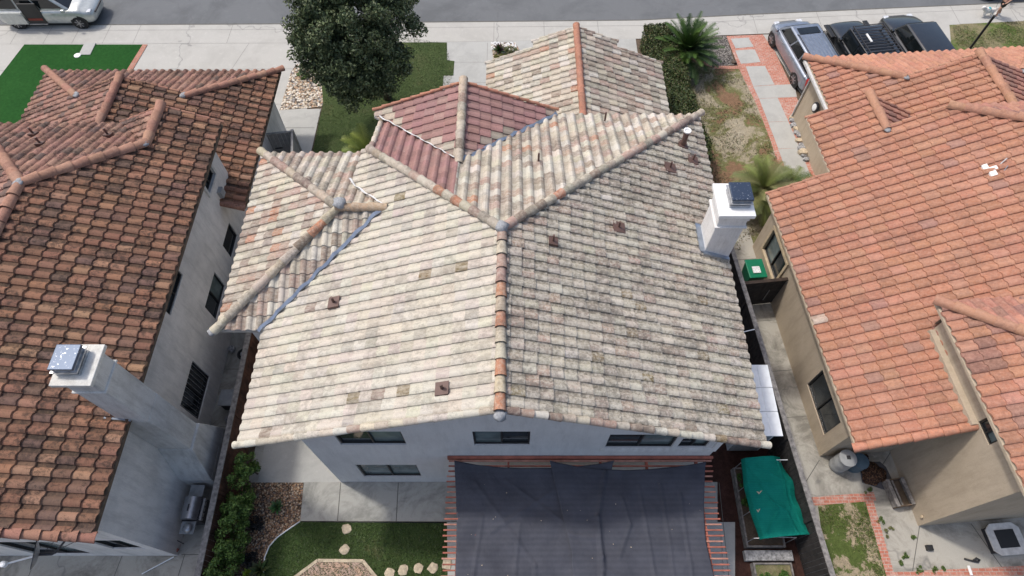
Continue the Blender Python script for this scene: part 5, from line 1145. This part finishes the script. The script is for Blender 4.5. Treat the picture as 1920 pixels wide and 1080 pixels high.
# sparse grass blades over the ragged lawns (uncountable)
def blades(name,poly,n,seed,cols,hgt,keep=None):
    rs=np.random.RandomState(seed); pl=np.array(poly); mn=pl.min(0);mx=pl.max(0); P=rs.uniform(mn,mx,(n*3,2))
    ins=np.zeros(len(P),bool); j=len(pl)-1
    for i in range(len(pl)):
        xi,yi=pl[i];xj,yj=pl[j]; c=((yi>P[:,1])!=(yj>P[:,1]))&(P[:,0]<(xj-xi)*(P[:,1]-yi)/(yj-yi+1e-12)+xi); ins^=c; j=i
    P=P[ins][:n]; n=len(P)
    dn=np.sin(P[:,0]*2.3+1.3*np.sin(P[:,1]*1.7+seed))+np.sin(P[:,1]*2.9+seed)+rs.normal(0,.5,n); 
    if keep is not None: P=P[dn>keep]; n=len(P)
    z=np.full(n,hgt*.45); L_=leafmesh(name,np.column_stack([P,z+.01]),np.tile([0,0,1.],(n,1)),hgt*1.3,cols,seed,None,.25)
    L_['kind']='stuff'; L_['label']='short grass blades standing in the lawn'; L_['category']='grass'
blades('grass',g2((1230,110),(1385,130),(1500,400),(1425,470),(1350,470),(1240,225)),12000,71,[(.10,.13,.04),(.16,.14,.06),(.13,.09,.05),(.22,.19,.11)],.07,-.3)
blades('grass',g2((1533,950),(1620,942),(1662,1085),(1680,1120),(1560,1120)),7000,72,[(.08,.12,.03),(.12,.14,.04),(.16,.15,.07)],.06,.3)
blades('grass',g2(*curve,(838,1130),(836,981)),16000,73,[(.04,.07,.02),(.055,.09,.025),(.07,.095,.03)],.05)
blades('grass',g2((600,205),(690,60),(836,82),(850,140),(828,190),(828,300),(585,295)),16000,74,[(.05,.085,.02),(.07,.11,.03),(.10,.12,.04)],.05)
blades('grass',g2((1785,50),(1940,38),(1960,120),(1800,120)),9000,75,[(.07,.12,.03),(.16,.17,.06),(.22,.19,.1)],.06,-.2)

# ================= STONES =================
def stone(name,label,cat,x,y,rx,ry,h,mat,seed,group=None,flat=False,z=0):
    rn=random.Random(seed); b=MB(); n=12; prof=[(.9,0),(1.,h*.5),(.93,h*.9),(.55,h)]; rr=[1+rn.uniform(-.13,.13)+(.12 if flat and k%3==0 else 0) for k in range(n)]; a0=rn.random()
    vs=[(x+rx*q_*rr[k]*math.cos(2*math.pi*k/n+a0),y+ry*q_*rr[k]*math.sin(2*math.pi*k/n+a0),z+zz+rn.uniform(-.1,.1)*h) for q_,zz in prof for k in range(n)]
    m_=len(prof); b.faces(vs,[(i*n+k,i*n+(k+1)%n,(i+1)*n+(k+1)%n,(i+1)*n+k) for i in range(m_-1) for k in range(n)]+[tuple((m_-1)*n+k for k in range(n))])
    return tag(b.build(name,M[mat],auto=50),label,cat,group)
for i,(u,v,la) in enumerate(((650,992,'upper stone of the pair below the patio edge'),(647,1030,'stone just above the pink octagon'),(731,1076,'lowest stone right of the pink octagon'),(756,1069,'rounded stone second from the octagon in the lower row'),(785,1066,'third stone from the octagon in the lower row'),(812,1065,'square stone with a crack nearest the pergola slats'),(838,1058,'stone lying partly under the pergola slats'))):
    x,y=gx(u,v); stone('stepping_stone','cream '+la,'stepping stone',x,y,.155,.155,.05,'rock_tan',i+3,'stepping stones on the rear lawn',True)
rk=random.Random(12)
places=['at the street end of the rock border','second from the street end','beside the round wall fitting','just below the round wall fitting','in the upper middle of the border','in the middle of the border','touching the brick path','against the tan wall','in the lower middle of the border','near the lower end','last but one of the border','at the palm end of the rock border']
for i in range(12):
    a=i/11; u=1486+a*26+rk.uniform(-4,4); v=222+a*78+rk.uniform(-2,2); x,y=gx(u,v); s=rk.uniform(.10,.17)
    stone('rock',('pale ' if i%3==0 else 'dark ' if i%3==1 else 'mottled ')+'rock '+places[i],'rock',x,y,s*1.3,s,s*1.1,'rock_grey' if i%3 else 'rock_tan',i+50,'rocks along the tan wall by the brick path')
for i,(u,v,s,la) in enumerate(((1466,316,.1,'brown rock at the lower end of the brick path edge'),(1472,325,.12,'larger brown rock under the yellow palm fronds'),(1376,118,.13,'dark rock at the corner of the grey mulch bed'))):
    x,y=gx(u,v); stone('rock',la,'rock',x,y,s,s*.8,s*.8,'bark',i+80,'garden rocks')
# white pebbles in the bed
b=MB(); rn=random.Random(3); X0,Y0=gx(930,90)
for i in range(120):
    x,y=gx(rn.uniform(921,968),rn.uniform(80,96)); s=rn.uniform(.03,.06); b.lathe([(s*.8,0),(s,s*.5),(s*.5,s)],x,y,6)
tag(b.build('pebbles',M['white_paint']),'white pebbles strewn in the planting bed before the garage','pebbles',kind='stuff')
# ================= LEFT SIDE OBJECTS =================
x,y=gx(165,92); b=MB(); b.box(x-.28,x+.28,y-.45,y+.4,.02,.05); LDm=tag(b.build('utility_cover',M['concrete_slab'],bevel=.02),'rectangular concrete utility cover set in the green turf','cover')
x,y=gx(146,105); b=MB(); b.lathe([(.16,.02),(.16,.05),(.14,.06)],x,y,20); tag(b.build('round_lid',M['white_paint'],auto=40),'round white lid lying in the green turf','lid')
t=wthing('gas_grill','stainless gas grill with side shelves against the grey wall','grill',(-9.72,4.1,0))
b=MB(); b.box(-9.98,-9.45,3.72,4.4,.1,.8); b.build('cabinet',M['metal_dark'],t,bevel=.01)
b=MB(); n=10; pr=[(-9.98+.5*(1-math.cos(math.pi*i/n))/2*1.0,.86+.24*math.sin(math.pi*i/n)) for i in range(n+1)]
vs=[(x_,y_,z_) for y_ in (3.74,4.38) for x_,z_ in pr]; m_=n+1
b.faces(vs,[(i,i+1,m_+i+1,m_+i) for i in range(n)]+[tuple(range(n,-1,-1)),tuple(range(m_,2*m_))]); L_=b.build('hood',M['steel'],t,auto=40)
b=MB(); b.tube([(-9.46,3.8,.93),(-9.40,3.84,.95),(-9.40,4.28,.95),(-9.46,4.32,.93)],.014,8); b.build('handle',M['metal_dark'],L_)
b=MB(); b.box(-9.74,-9.70,3.95,4.15,1.095,1.11); b.build('thermometer_plate',M['metal_dark'],L_)
b=MB(); b.box(-9.45,-9.38,3.74,4.38,.70,.82); cp=b.build('control_panel',M['steel'],t)
for i in range(4):
    b=MB(); b.tube([(-9.38,3.82+i*.16,.76),(-9.34,3.82+i*.16,.76)],.022,10); b.build('knob',M['metal_dark'],cp)
b=MB(); b.box(-9.93,-9.5,4.42,4.78,.80,.84); b.build('side_shelf',M['grey_plastic'],t,bevel=.008); b=MB(); b.box(-9.93,-9.5,3.34,3.70,.80,.84); b.build('side_shelf',M['grey_plastic'],t,bevel=.008)
for sy in (3.78,4.34):
    b=MB(); b.tube([(-9.85,sy-.02,.05),(-9.85,sy+.02,.05)],.05,10); b.build('wheel',M['rubber'],t)
t=wthing('crumpled_foil','crumpled silver foil bundle on the near shelf of the grill','foil',(-9.68,3.5,.84)); 
bm_=blob(t,(-9.68,3.5,.92),.13,'bundle','metal_galv')
b=MB(); b.poly([(-9.95,5.0,.02),(-9.45,5.0,.02),(-9.45,4.86,.62),(-9.95,4.86,.62)]); o=b.build('leaning_panel',M['metal_dark']); m_=o.modifiers.new('s','SOLIDIFY'); m_.thickness=.03; tag(o,'dark flat panel leaning behind the grill','panel')
t=wthing('push_broom','red brown push broom lying at the grey wall corner','broom',(-10.0,3.0,0))
A=Vector(G(298,1016,.25));B=Vector(G(334,1032,.12)); b=MB(); b.bar(A,B,.1,.12); b.build('head',M['wood_red'],t); b=MB(); b.tube([(A+B)/2,(A+B)/2+Vector((.15,.75,.2))],.013,6); b.build('handle',M['metal_dark'],t)
t=wthing('tripod_stand','thin black tripod stand leaning by the broom','stand',G(303,998,.3)); c0=Vector(G(303,998,.7))
for u,v,z in ((281,1023,.1),(303,980,.9),(345,1020,.1)):
    b=MB(); b.tube([c0,Vector(G(u,v,z))],.012,6); b.build('leg',M['metal_dark'],t)
b=MB(); b.lathe([(.03,-.03),(.04,0),(.03,.04)],c0.x,c0.y,10,cz=c0.z); b.build('hub',M['metal_dark'],t)
b=MB(); b.tube([G(266,1076,.05),G(326,1044,.08)],.018,8); tag(b.build('white_pole',M['white_plastic']),'thin white pole lying on the left patio','pole')
t=wthing('storage_bin','grey lidded plastic bin between grey wall and fence','bin',(*G(418,738,0)[:2],0)); X,Y=-9.62,7.75; t.location=(X,Y,0); ORG[t.name]=Vector((X,Y,0))
b=MB(); b.prism([(X-.2,Y-.26),(X+.2,Y-.26),(X+.2,Y+.26),(X-.2,Y+.26)],0,.5); b.build('body',M['metal_dark'],t,bevel=.02); b=MB(); b.box(X-.24,X+.22,Y-.3,Y+.28,.5,.55); b.build('lid',M['grey_plastic'],t,bevel=.015)
t=wthing('bucket','round black bucket holding yellow odds and ends near the wing eave','bucket',(-9.45,9.4,0)); X,Y=-9.45,9.4
b=MB(); b.lathe([(.16,0),(.2,.4),(.22,.4),(.22,.42),(.17,.42),(.15,.3),(.02,.3)],X,Y,18); b.build('pail',M['black_plastic'],t,auto=40)
for i in range(5):
    rn=random.Random(i); b=MB(); b.box(X+rn.uniform(-.12,.05),X+rn.uniform(.05,.13),Y+rn.uniform(-.12,0),Y+rn.uniform(.02,.1),.3,.4+.02*i); b.build('tool',M['yellow' if i%2 else 'grey_plastic'] if 'yellow' in M else M['grey_plastic'],t)
X,Y=G(436,657,0)[:2]; stone('stone','pale round stone on the path near the bucket','stone',X,Y,.13,.13,.16,'rock_grey',5)
X,Y=G(408,792,0)[:2]; 
for i,la in enumerate(('largest broken concrete lump beyond the chimney base','smaller broken concrete lump touching the fence foot','smallest broken concrete lump nearest the grey wall')): stone('rubble',la,'rubble',-9.45+i*.22-(.6 if i==2 else 0),6.95+.1*i,.2-.04*i,.17-.03*i,.12,'rock_grey',i+90,'rubble past the left chimney')
# ================= LAMP POST, PERSON, DOG =================
t=wthing('lamp_post','plain black post rising behind the salmon garage roof','post',(21.45,24.85,0))
b=MB(); b.tube([(21.45,24.85,0),(21.45,24.85,2.55)],.055,10); b.build('pole',M['black_plastic'],t,auto=40)
b=MB(); b.lathe([(.11,0),(.12,.05),(.06,.1)],21.45,24.85,12); b.build('base',M['black_plastic'],t); b=MB(); b.lathe([(.06,2.55),(.065,2.6),(.03,2.62)],21.45,24.85,12); b.build('cap',M['black_plastic'],t,auto=40)
def skinbody(name,verts,edges,mats,parent,sub=2):
    me=bpy.data.meshes.new(name); me.from_pydata([v[:3] for v in verts],edges,[]); me.materials.append(mats); o=mesh_obj(name,me,parent)
    o.modifiers.new('skin','SKIN'); 
    for d,v in zip(me.skin_vertices[0].data,verts): d.radius=(v[3],v[4] if len(v)>4 else v[3])
    me.skin_vertices[0].data[0].use_root=True
    m_=o.modifiers.new('s','SUBSURF'); m_.levels=sub; m_.render_levels=sub; o.modifiers['skin'].use_smooth_shade=True; return o
PX,PY=24.45,28.3
t=thing('person','person in black top and shorts with bare legs walking on the pavement, facing left','person',(PX,PY,0),R(185))
body=[(0,0,.95,.13,.15),(0,0,1.15,.11,.14),(0,0,1.38,.12,.17),(0,0,1.5,.06,.06),(.02,0,1.58,.075,.075),(.03,0,1.68,.10,.085),
 (0,.09,.90,.10),(.10,.1,.5,.065),(.02,.1,.1,.045),(.14,.1,.04,.04),
 (0,-.09,.90,.10),(-.08,-.1,.5,.065),(-.26,-.1,.14,.045),(-.18,-.1,.04,.04),
 (0,.19,1.42,.06),(-.05,.24,1.15,.045),(.1,.24,.93,.035),(.18,.23,.9,.03),
 (0,-.19,1.42,.06),(.08,-.24,1.15,.045),(.26,-.2,.98,.035),(.34,-.18,.96,.03)]
ed=[(0,1),(1,2),(2,3),(3,4),(4,5),(0,6),(6,7),(7,8),(8,9),(0,10),(10,11),(11,12),(12,13),(2,14),(14,15),(15,16),(16,17),(2,18),(18,19),(19,20),(20,21)]
skinbody('body',body,ed,M['skin'],t)
tp=[(0,0,1.0,.14,.17),(0,0,1.2,.13,.165),(0,0,1.4,.135,.18),(0,.2,1.42,.08),(-.03,.235,1.25,.065),(0,-.2,1.42,.08),(.05,-.235,1.25,.065)]
skinbody('shirt',tp,[(0,1),(1,2),(2,3),(3,4),(2,5),(5,6)],M['black_plastic'],t)
skinbody('shorts',[(0,0,.98,.15,.17),(0,.09,.88,.125),(.07,.1,.58,.10),(0,-.09,.88,.125),(-.06,-.1,.58,.10)],[(0,1),(1,2),(0,3),(3,4)],M['black_plastic'],t)
bm=bmesh.new(); bmesh.ops.create_uvsphere(bm,u_segments=16,v_segments=10,radius=.115); me=bpy.data.meshes.new('hair')
for v in bm.verts: v.co.z=v.co.z*1.05 if v.co.z>0 else v.co.z*.5; v.co.x*=1.05
bm.to_mesh(me); bm.free(); me.materials.append(M['wood_dark']); o=mesh_obj('hair',me,t); o.location=(0.01,0,1.71)
for i,(x_,y_) in enumerate(((.06,.1),(-.2,-.1))):
    b=MB(); b.box(x_-.1,x_+.16,y_-.045,y_+.045,0.0,.08+(.03 if i else 0)); b.build('shoe',M['white_paint'],t,bevel=.02)
for sg,(hx_,hz_) in ((1,(.2,.89)),(-1,(.36,.95))):
    for i in range(5):
        b=MB(); yy_=sg*.2+(i-2)*.014; b.tube([(hx_,yy_,hz_),(hx_+.035,yy_,hz_-.02),(hx_+.05,yy_,hz_-.05)],.007,5); b.build('finger',M['skin'],t)
for nm,(x_,y_,z_,s) in {'eye':(.125,.03,1.69,.012),'nose':(.135,0,1.665,.014),'mouth':(.125,0,1.63,.012)}.items():
    bb=MB(); bb.lathe([(s*.5,-s),(s,0),(s*.5,s)],x_,y_,8,cz=z_); bb.build(nm,M['skin' if nm!='eye' else 'black_plastic'],t)
    if nm=='eye': bb=MB(); bb.lathe([(s*.5,-s),(s,0),(s*.5,s)],x_,-y_,8,cz=z_); bb.build(nm,M['black_plastic'],t)
M['fur_white']=plain('fur_white',(.72,.70,.66),.9,0,.08,20,.3)
M['teal']=plain('teal_cloth',(.02,.30,.36),.8)
t=thing('dog','small white dog in a teal coat ahead of the walking person','dog',(PX-.42,PY+.02,0),R(182))
dg=[(0,0,.36,.12),(.18,0,.37,.14),(.32,0,.42,.09),(.42,0,.5,.085),(.53,0,.48,.045),(-.16,0,.36,.11),(-.28,0,.40,.05),(-.36,0,.5,.03),
 (.2,.08,.25,.05),(.2,.08,.12,.032),(.22,.08,.02,.03),(.2,-.08,.25,.05),(.14,-.08,.12,.032),(.15,-.08,.02,.03),
 (-.16,.08,.25,.06),(-.2,.08,.13,.03),(-.16,.08,.02,.03),(-.16,-.08,.25,.06),(-.24,-.08,.13,.03),(-.22,-.08,.02,.03),(.40,.05,.58,.03),(.40,-.05,.58,.03)]
skinbody('body',dg,[(0,1),(1,2),(2,3),(3,4),(0,5),(5,6),(6,7),(1,8),(8,9),(9,10),(1,11),(11,12),(12,13),(5,14),(14,15),(15,16),(5,17),(17,18),(18,19),(3,20),(3,21)],M['fur_white'],t)
skinbody('coat',[(-.02,0,.385,.135),(.18,0,.39,.155)],[(0,1)],M['teal'],t)
b=MB(); b.tube([(PX-.24,PY+.02,.5),(PX-.3,PY-.0,.7),(PX-.26,PY+.1,.93)],.006,5); tag(b.build('leash',M['black_plastic']),'thin black leash between the person and the white dog','leash')

# ================= VEHICLES =================
def lerp(a,b_,t_): return a+(b_-a)*t_
def car(name,label,cat,loc,rot,L,W,H,paint_,belt,hood,cab,kind='van',rw=.33,boxy=0,group=None):
    """+x forward. cab=(front base x, front roof x, rear roof x, rear base x)"""
    t=thing(name,label,cat,loc,rot,group); hw=W/2; zb=.2; b=MB()
    xs=[-L/2,-L/2+.10,-L/2+.35,cab[3]+.1,(cab[0]+cab[3])/2,cab[0]-.1,cab[0]+.3,L/2-.55,L/2-.18,L/2-.02]
    wf=[.84,.93,.985,1,1,1,.99,.955,.87,.70] if not boxy else [.93,.96,.98,1,1,1,.98,.95,.92,.88]
    zt_=[belt-.18,belt-.03,belt,belt,belt,belt,hood+.02,hood-.07,hood-.2,hood-.34] if not boxy else [belt-.1,belt,belt,belt,belt,belt,hood,hood-.03,hood-.1,hood-.2]
    if kind=='suv': zt_[0]=belt-.05
    rings=[]
    for x_,f,z_ in zip(xs,wf,zt_):
        w_=hw*f; zz=zb+(.12 if x_ in (xs[0],xs[-1]) else 0)
        half=[(0,zz),(w_*.82,zz),(w_*.97,zz+.1),(w_,lerp(zz,z_,.55)),(w_*.985,z_-.10),(w_*.90,z_-.005),(w_*.5,z_+.03),(0,z_+.04)]
        rings.append([(x_,y,z) for y,z in half]+[(x_,-y,z) for y,z in half[-2:0:-1]])
    n=len(rings[0]); vs=[p for r in rings for p in r]
    fs=[(i*n+k,i*n+(k+1)%n,(i+1)*n+(k+1)%n,(i+1)*n+k) for i in range(len(rings)-1) for k in range(n)]+[tuple(range(n-1,-1,-1)),tuple((len(rings)-1)*n+k for k in range(n))]
    b.faces(vs,fs); body=b.build('body',M[paint_],t,smooth=True,sub=2)
    hb=hw*.90;ht=hw*(.74 if not boxy else .84); xf,xft,xrt,xr=cab; z0=belt-.06;z1=H-.04
    b=MB(); C=[(xf,-hb,z0),(xf,hb,z0),(xr,hb,z0),(xr,-hb,z0),(xft,-ht,z1),(xft,ht,z1),(xrt,ht,z1),(xrt,-ht,z1)]
    b.faces(C,[(3,2,1,0),(4,5,6,7),(0,1,5,4),(1,2,6,5),(2,3,7,6),(3,0,4,7)]); cabn=b.build('roof',M[paint_],t); 
    m_=cabn.modifiers.new('b','BEVEL'); m_.width=.09 if not boxy else .04; m_.segments=4; cabn.data.polygons.foreach_set('use_smooth',[True]*6)
    cen=Vector(((xf+xr)/2,0,(z0+z1)/2))
    def pane(q_,u0,u1,v0,v1,nm='window',off=.012,mt='glass_car'):
        q_=[Vector(C[i]) for i in q_]; f=lambda u,v:(q_[0].lerp(q_[1],u)).lerp(q_[3].lerp(q_[2],u),v)
        p=[f(u0,v0),f(u1,v0),f(u1,v1),f(u0,v1)]; nn=(p[1]-p[0]).cross(p[3]-p[0]).normalized()
        if nn.dot((p[0]+p[2])/2-cen)<0: nn=-nn
        b=MB(); b.poly([v+nn*off for v in p]); return b.build(nm,M[mt],t)
    pane((0,1,5,4),.06,.94,.10,.93,'windscreen'); pane((2,3,7,6),.08,.92,.22,.92,'rear_window')
    spl=[(.05,.36),(.39,.66),(.69,.95)] if kind!='jeep' else [(.04,.45),(.49,.95)]
    for a,c_ in spl:
        pane((1,2,6,5),a,c_,.20,.90); pane((0,3,7,4),a,c_,.20,.90)
    for wx in (L/2-.82,-L/2+.85):
        for sg in (-1,1):
            b=MB(); y0=sg*(hw*.97); b.tube([(wx,y0-sg*.2,rw+.02),(wx,y0+sg*.012,rw+.02)],rw+.055,24); b.build('wheel_arch',M['black_plastic'],t)
            b=MB(); b.tube([(wx,y0-sg*.2,rw),(wx,y0+sg*.03,rw)],[rw,rw*.97],24); wl=b.build('wheel',M['rubber'],t,auto=40)
            b=MB(); b.tube([(wx,y0+sg*.025,rw),(wx,y0+sg*.036,rw)],rw*.66,20)
            rim=b.build('rim',M['metal_dark'],wl); b=MB()
            for i in range(7):
                a=2*math.pi*i/7; b.bar((wx,y0+sg*.045,rw),(wx+math.cos(a)*rw*.64,y0+sg*.045,rw+math.sin(a)*rw*.64),.035,.02)
            b.tube([(wx,y0+sg*.03,rw),(wx,y0+sg*.055,rw)],rw*.16,10); b.build('spokes',M['steel' if paint_!='paint_black' else 'metal_dark'],wl)
    for sg in (-1,1):
        b=MB(); b.box(L/2-.36,L/2-.12,sg*hw*.62-.13,sg*hw*.62+.13,hood-.27,hood-.16); b.build('headlight',M['headlight'],t,bevel=.03)
        b=MB(); b.box(-L/2-.0,-L/2+.16,sg*hw*.80-.09,sg*hw*.80+.09,belt-.35,belt-.02); b.build('taillight',M['taillight'],t,bevel=.03)
        b=MB(); b.box(xf-.34,xf-.16,sg*(hw+.06)-.07,sg*(hw+.06)+.07,belt-.02,belt+.13); b.build('mirror',M[paint_],t,bevel=.03)
        for hx_ in (xf-1.0,xf-1.95):
            b=MB(); b.box(hx_,hx_+.16,sg*(hw*.995)-.012,sg*(hw*.995)+.012,belt-.16,belt-.13); b.build('door_handle',M['steel' if paint_!='paint_black' else 'metal_dark'],t)
    b=MB(); b.box(-L/2-.02,-L/2+.08,-.16*1,.16,.5,.62); b.build('number_plate',M['frame_white'],t)
    b=MB(); b.box(L/2-.07,L/2-.01,-hw*.5,hw*.5,hood-.36,hood-.3); b.build('grille',M['metal_dark'],t)
    return t,C
# silver minivan on the street, near side door slid open
t,C=car('minivan','silver green minivan with an open sliding door parked on the street','minivan',(-22.95,28.22,0),R(.5),4.75,1.82,1.66,'paint_silver_green',1.0,.98,(1.42,.62,-1.95,-2.22))
hw=.91
b=MB(); b.box(-.88,.0,-hw-.012,-hw+.05,.34,1.42); b.build('door_opening_shade',M['black_plastic'],t)  # flat black panel paints in the unlit cabin behind the open door
b=MB(); b.box(-.80,-.1,-hw-.03,-hw-.01,.52,.64); b.build('seat',M['seat_red'],t,bevel=.01); b=MB(); b.box(-.9,.0,-hw-.04,-hw+.02,.30,.345); b.build('door_sill',M['steel'],t)
b=MB(); b.prism([(-1.95,-hw-.09),(-.9,-hw-.09),(-.9,-hw-.05),(-1.95,-hw-.05)],.34,1.0); dn=b.build('sliding_door',M['paint_silver_green'],t,bevel=.02); b=MB(); b.box(-1.08,-.95,-hw-.115,-hw-.09,.82,.86); b.build('handle',M['steel'],dn)
# silver blue minivan on the right driveway
h=Vector((12.64-13.05,26.12-23.58)); rot=math.atan2(h.y,h.x)
ctr=Vector((12.845,24.85)); rt=Vector((h.y,-h.x)).normalized(); ctr=ctr+rt*.86
t,C=car('minivan','silver blue minivan with roof rails parked by the brick walk','minivan',(ctr.x+.03,ctr.y-.12,0),rot,4.5,1.84,1.62,'paint_silver_blue',1.0,.95,(1.45,.75,-1.9,-2.15))
b=MB(); b.box(.08,.52,-.5,.5,1.585,1.605); b.build('sunroof',M['glass_car'],t,bevel=.01)
b=MB()
for i in range(7): b.box(-1.75,-.05,-.48+i*.16-.02,-.48+i*.16+.02,1.583,1.60)
b.build('roof_ribs',M['paint_silver_blue'],t)
for sg in (-1,1):
    b=MB(); b.tube([(.1,sg*.62,1.58),(0,sg*.62,1.65),(-1.65,sg*.62,1.65),(-1.75,sg*.62,1.58)],.02,8); b.build('roof_rail',M['metal_dark'],t)
# black off roader with roof rack
t,C=car('off_roader','black boxy off roader with slatted roof rack','off-road car',(16.35,24.75,0),rot+R(0),4.1,1.82,1.78,'paint_black',1.08,1.05,(.75,.55,-1.95,-2.0),'jeep',.41,1)
b=MB()
for sy in (-.72,.72): b.bar((.45,sy,1.88),(-1.95,sy,1.88),.04,.05)
for i in range(13): b.bar((.42-i*.195,-.7,1.88),(.42-i*.195,.7,1.88),.045,.025)
for sx in (.3,-.8,-1.8):
    for sy in (-.72,.72): b.bar((sx,sy,1.74),(sx,sy,1.86),.04,.04)
RK=b.build('roof_rack',M['metal_dark'],t)
b=MB(); b.box(-.75,-.2,.36,.44,1.9,1.95); b.build('light_bar',M['white_paint'],RK,bevel=.01)
for sg in (-1,1):
    b=MB(); b.box(1.0,1.9,sg*.98-.12,sg*.98+.12,.86,.92); b.build('fender',M['black_plastic'],t,bevel=.03); b=MB(); b.box(-1.75,-.85,sg*.98-.1,sg*.98+.1,.86,.92); b.build('fender',M['black_plastic'],t,bevel=.03)
b=MB(); b.box(1.98,2.15,-.75,.75,.5,.7); b.build('bumper',M['black_plastic'],t,bevel=.03); b=MB(); b.tube([(-2.08,0,.95),(-2.3,0,.95)],.38,20); b.build('spare_wheel',M['rubber'],t,auto=40)
# black suv
t,C=car('suv','glossy black full size suv with a red rear brake light','suv',(19.0,25.0,0),rot+R(-2),4.7,1.92,1.78,'paint_black',1.12,1.08,(1.05,.55,-2.0,-2.2),'suv',.38,0)
b=MB(); b.box(-2.06,-2.0,-.22,.22,1.66,1.71); b.build('brake_light',M['taillight'],t)
# dark car on the street at the far right
t,C=car('parked_car','black car parked at the kerb beside the walking person','car',(26.1,30.55,0),R(184),4.5,1.8,1.45,'paint_black',.95,.9,(1.2,.4,-1.3,-1.9),'van',.33)
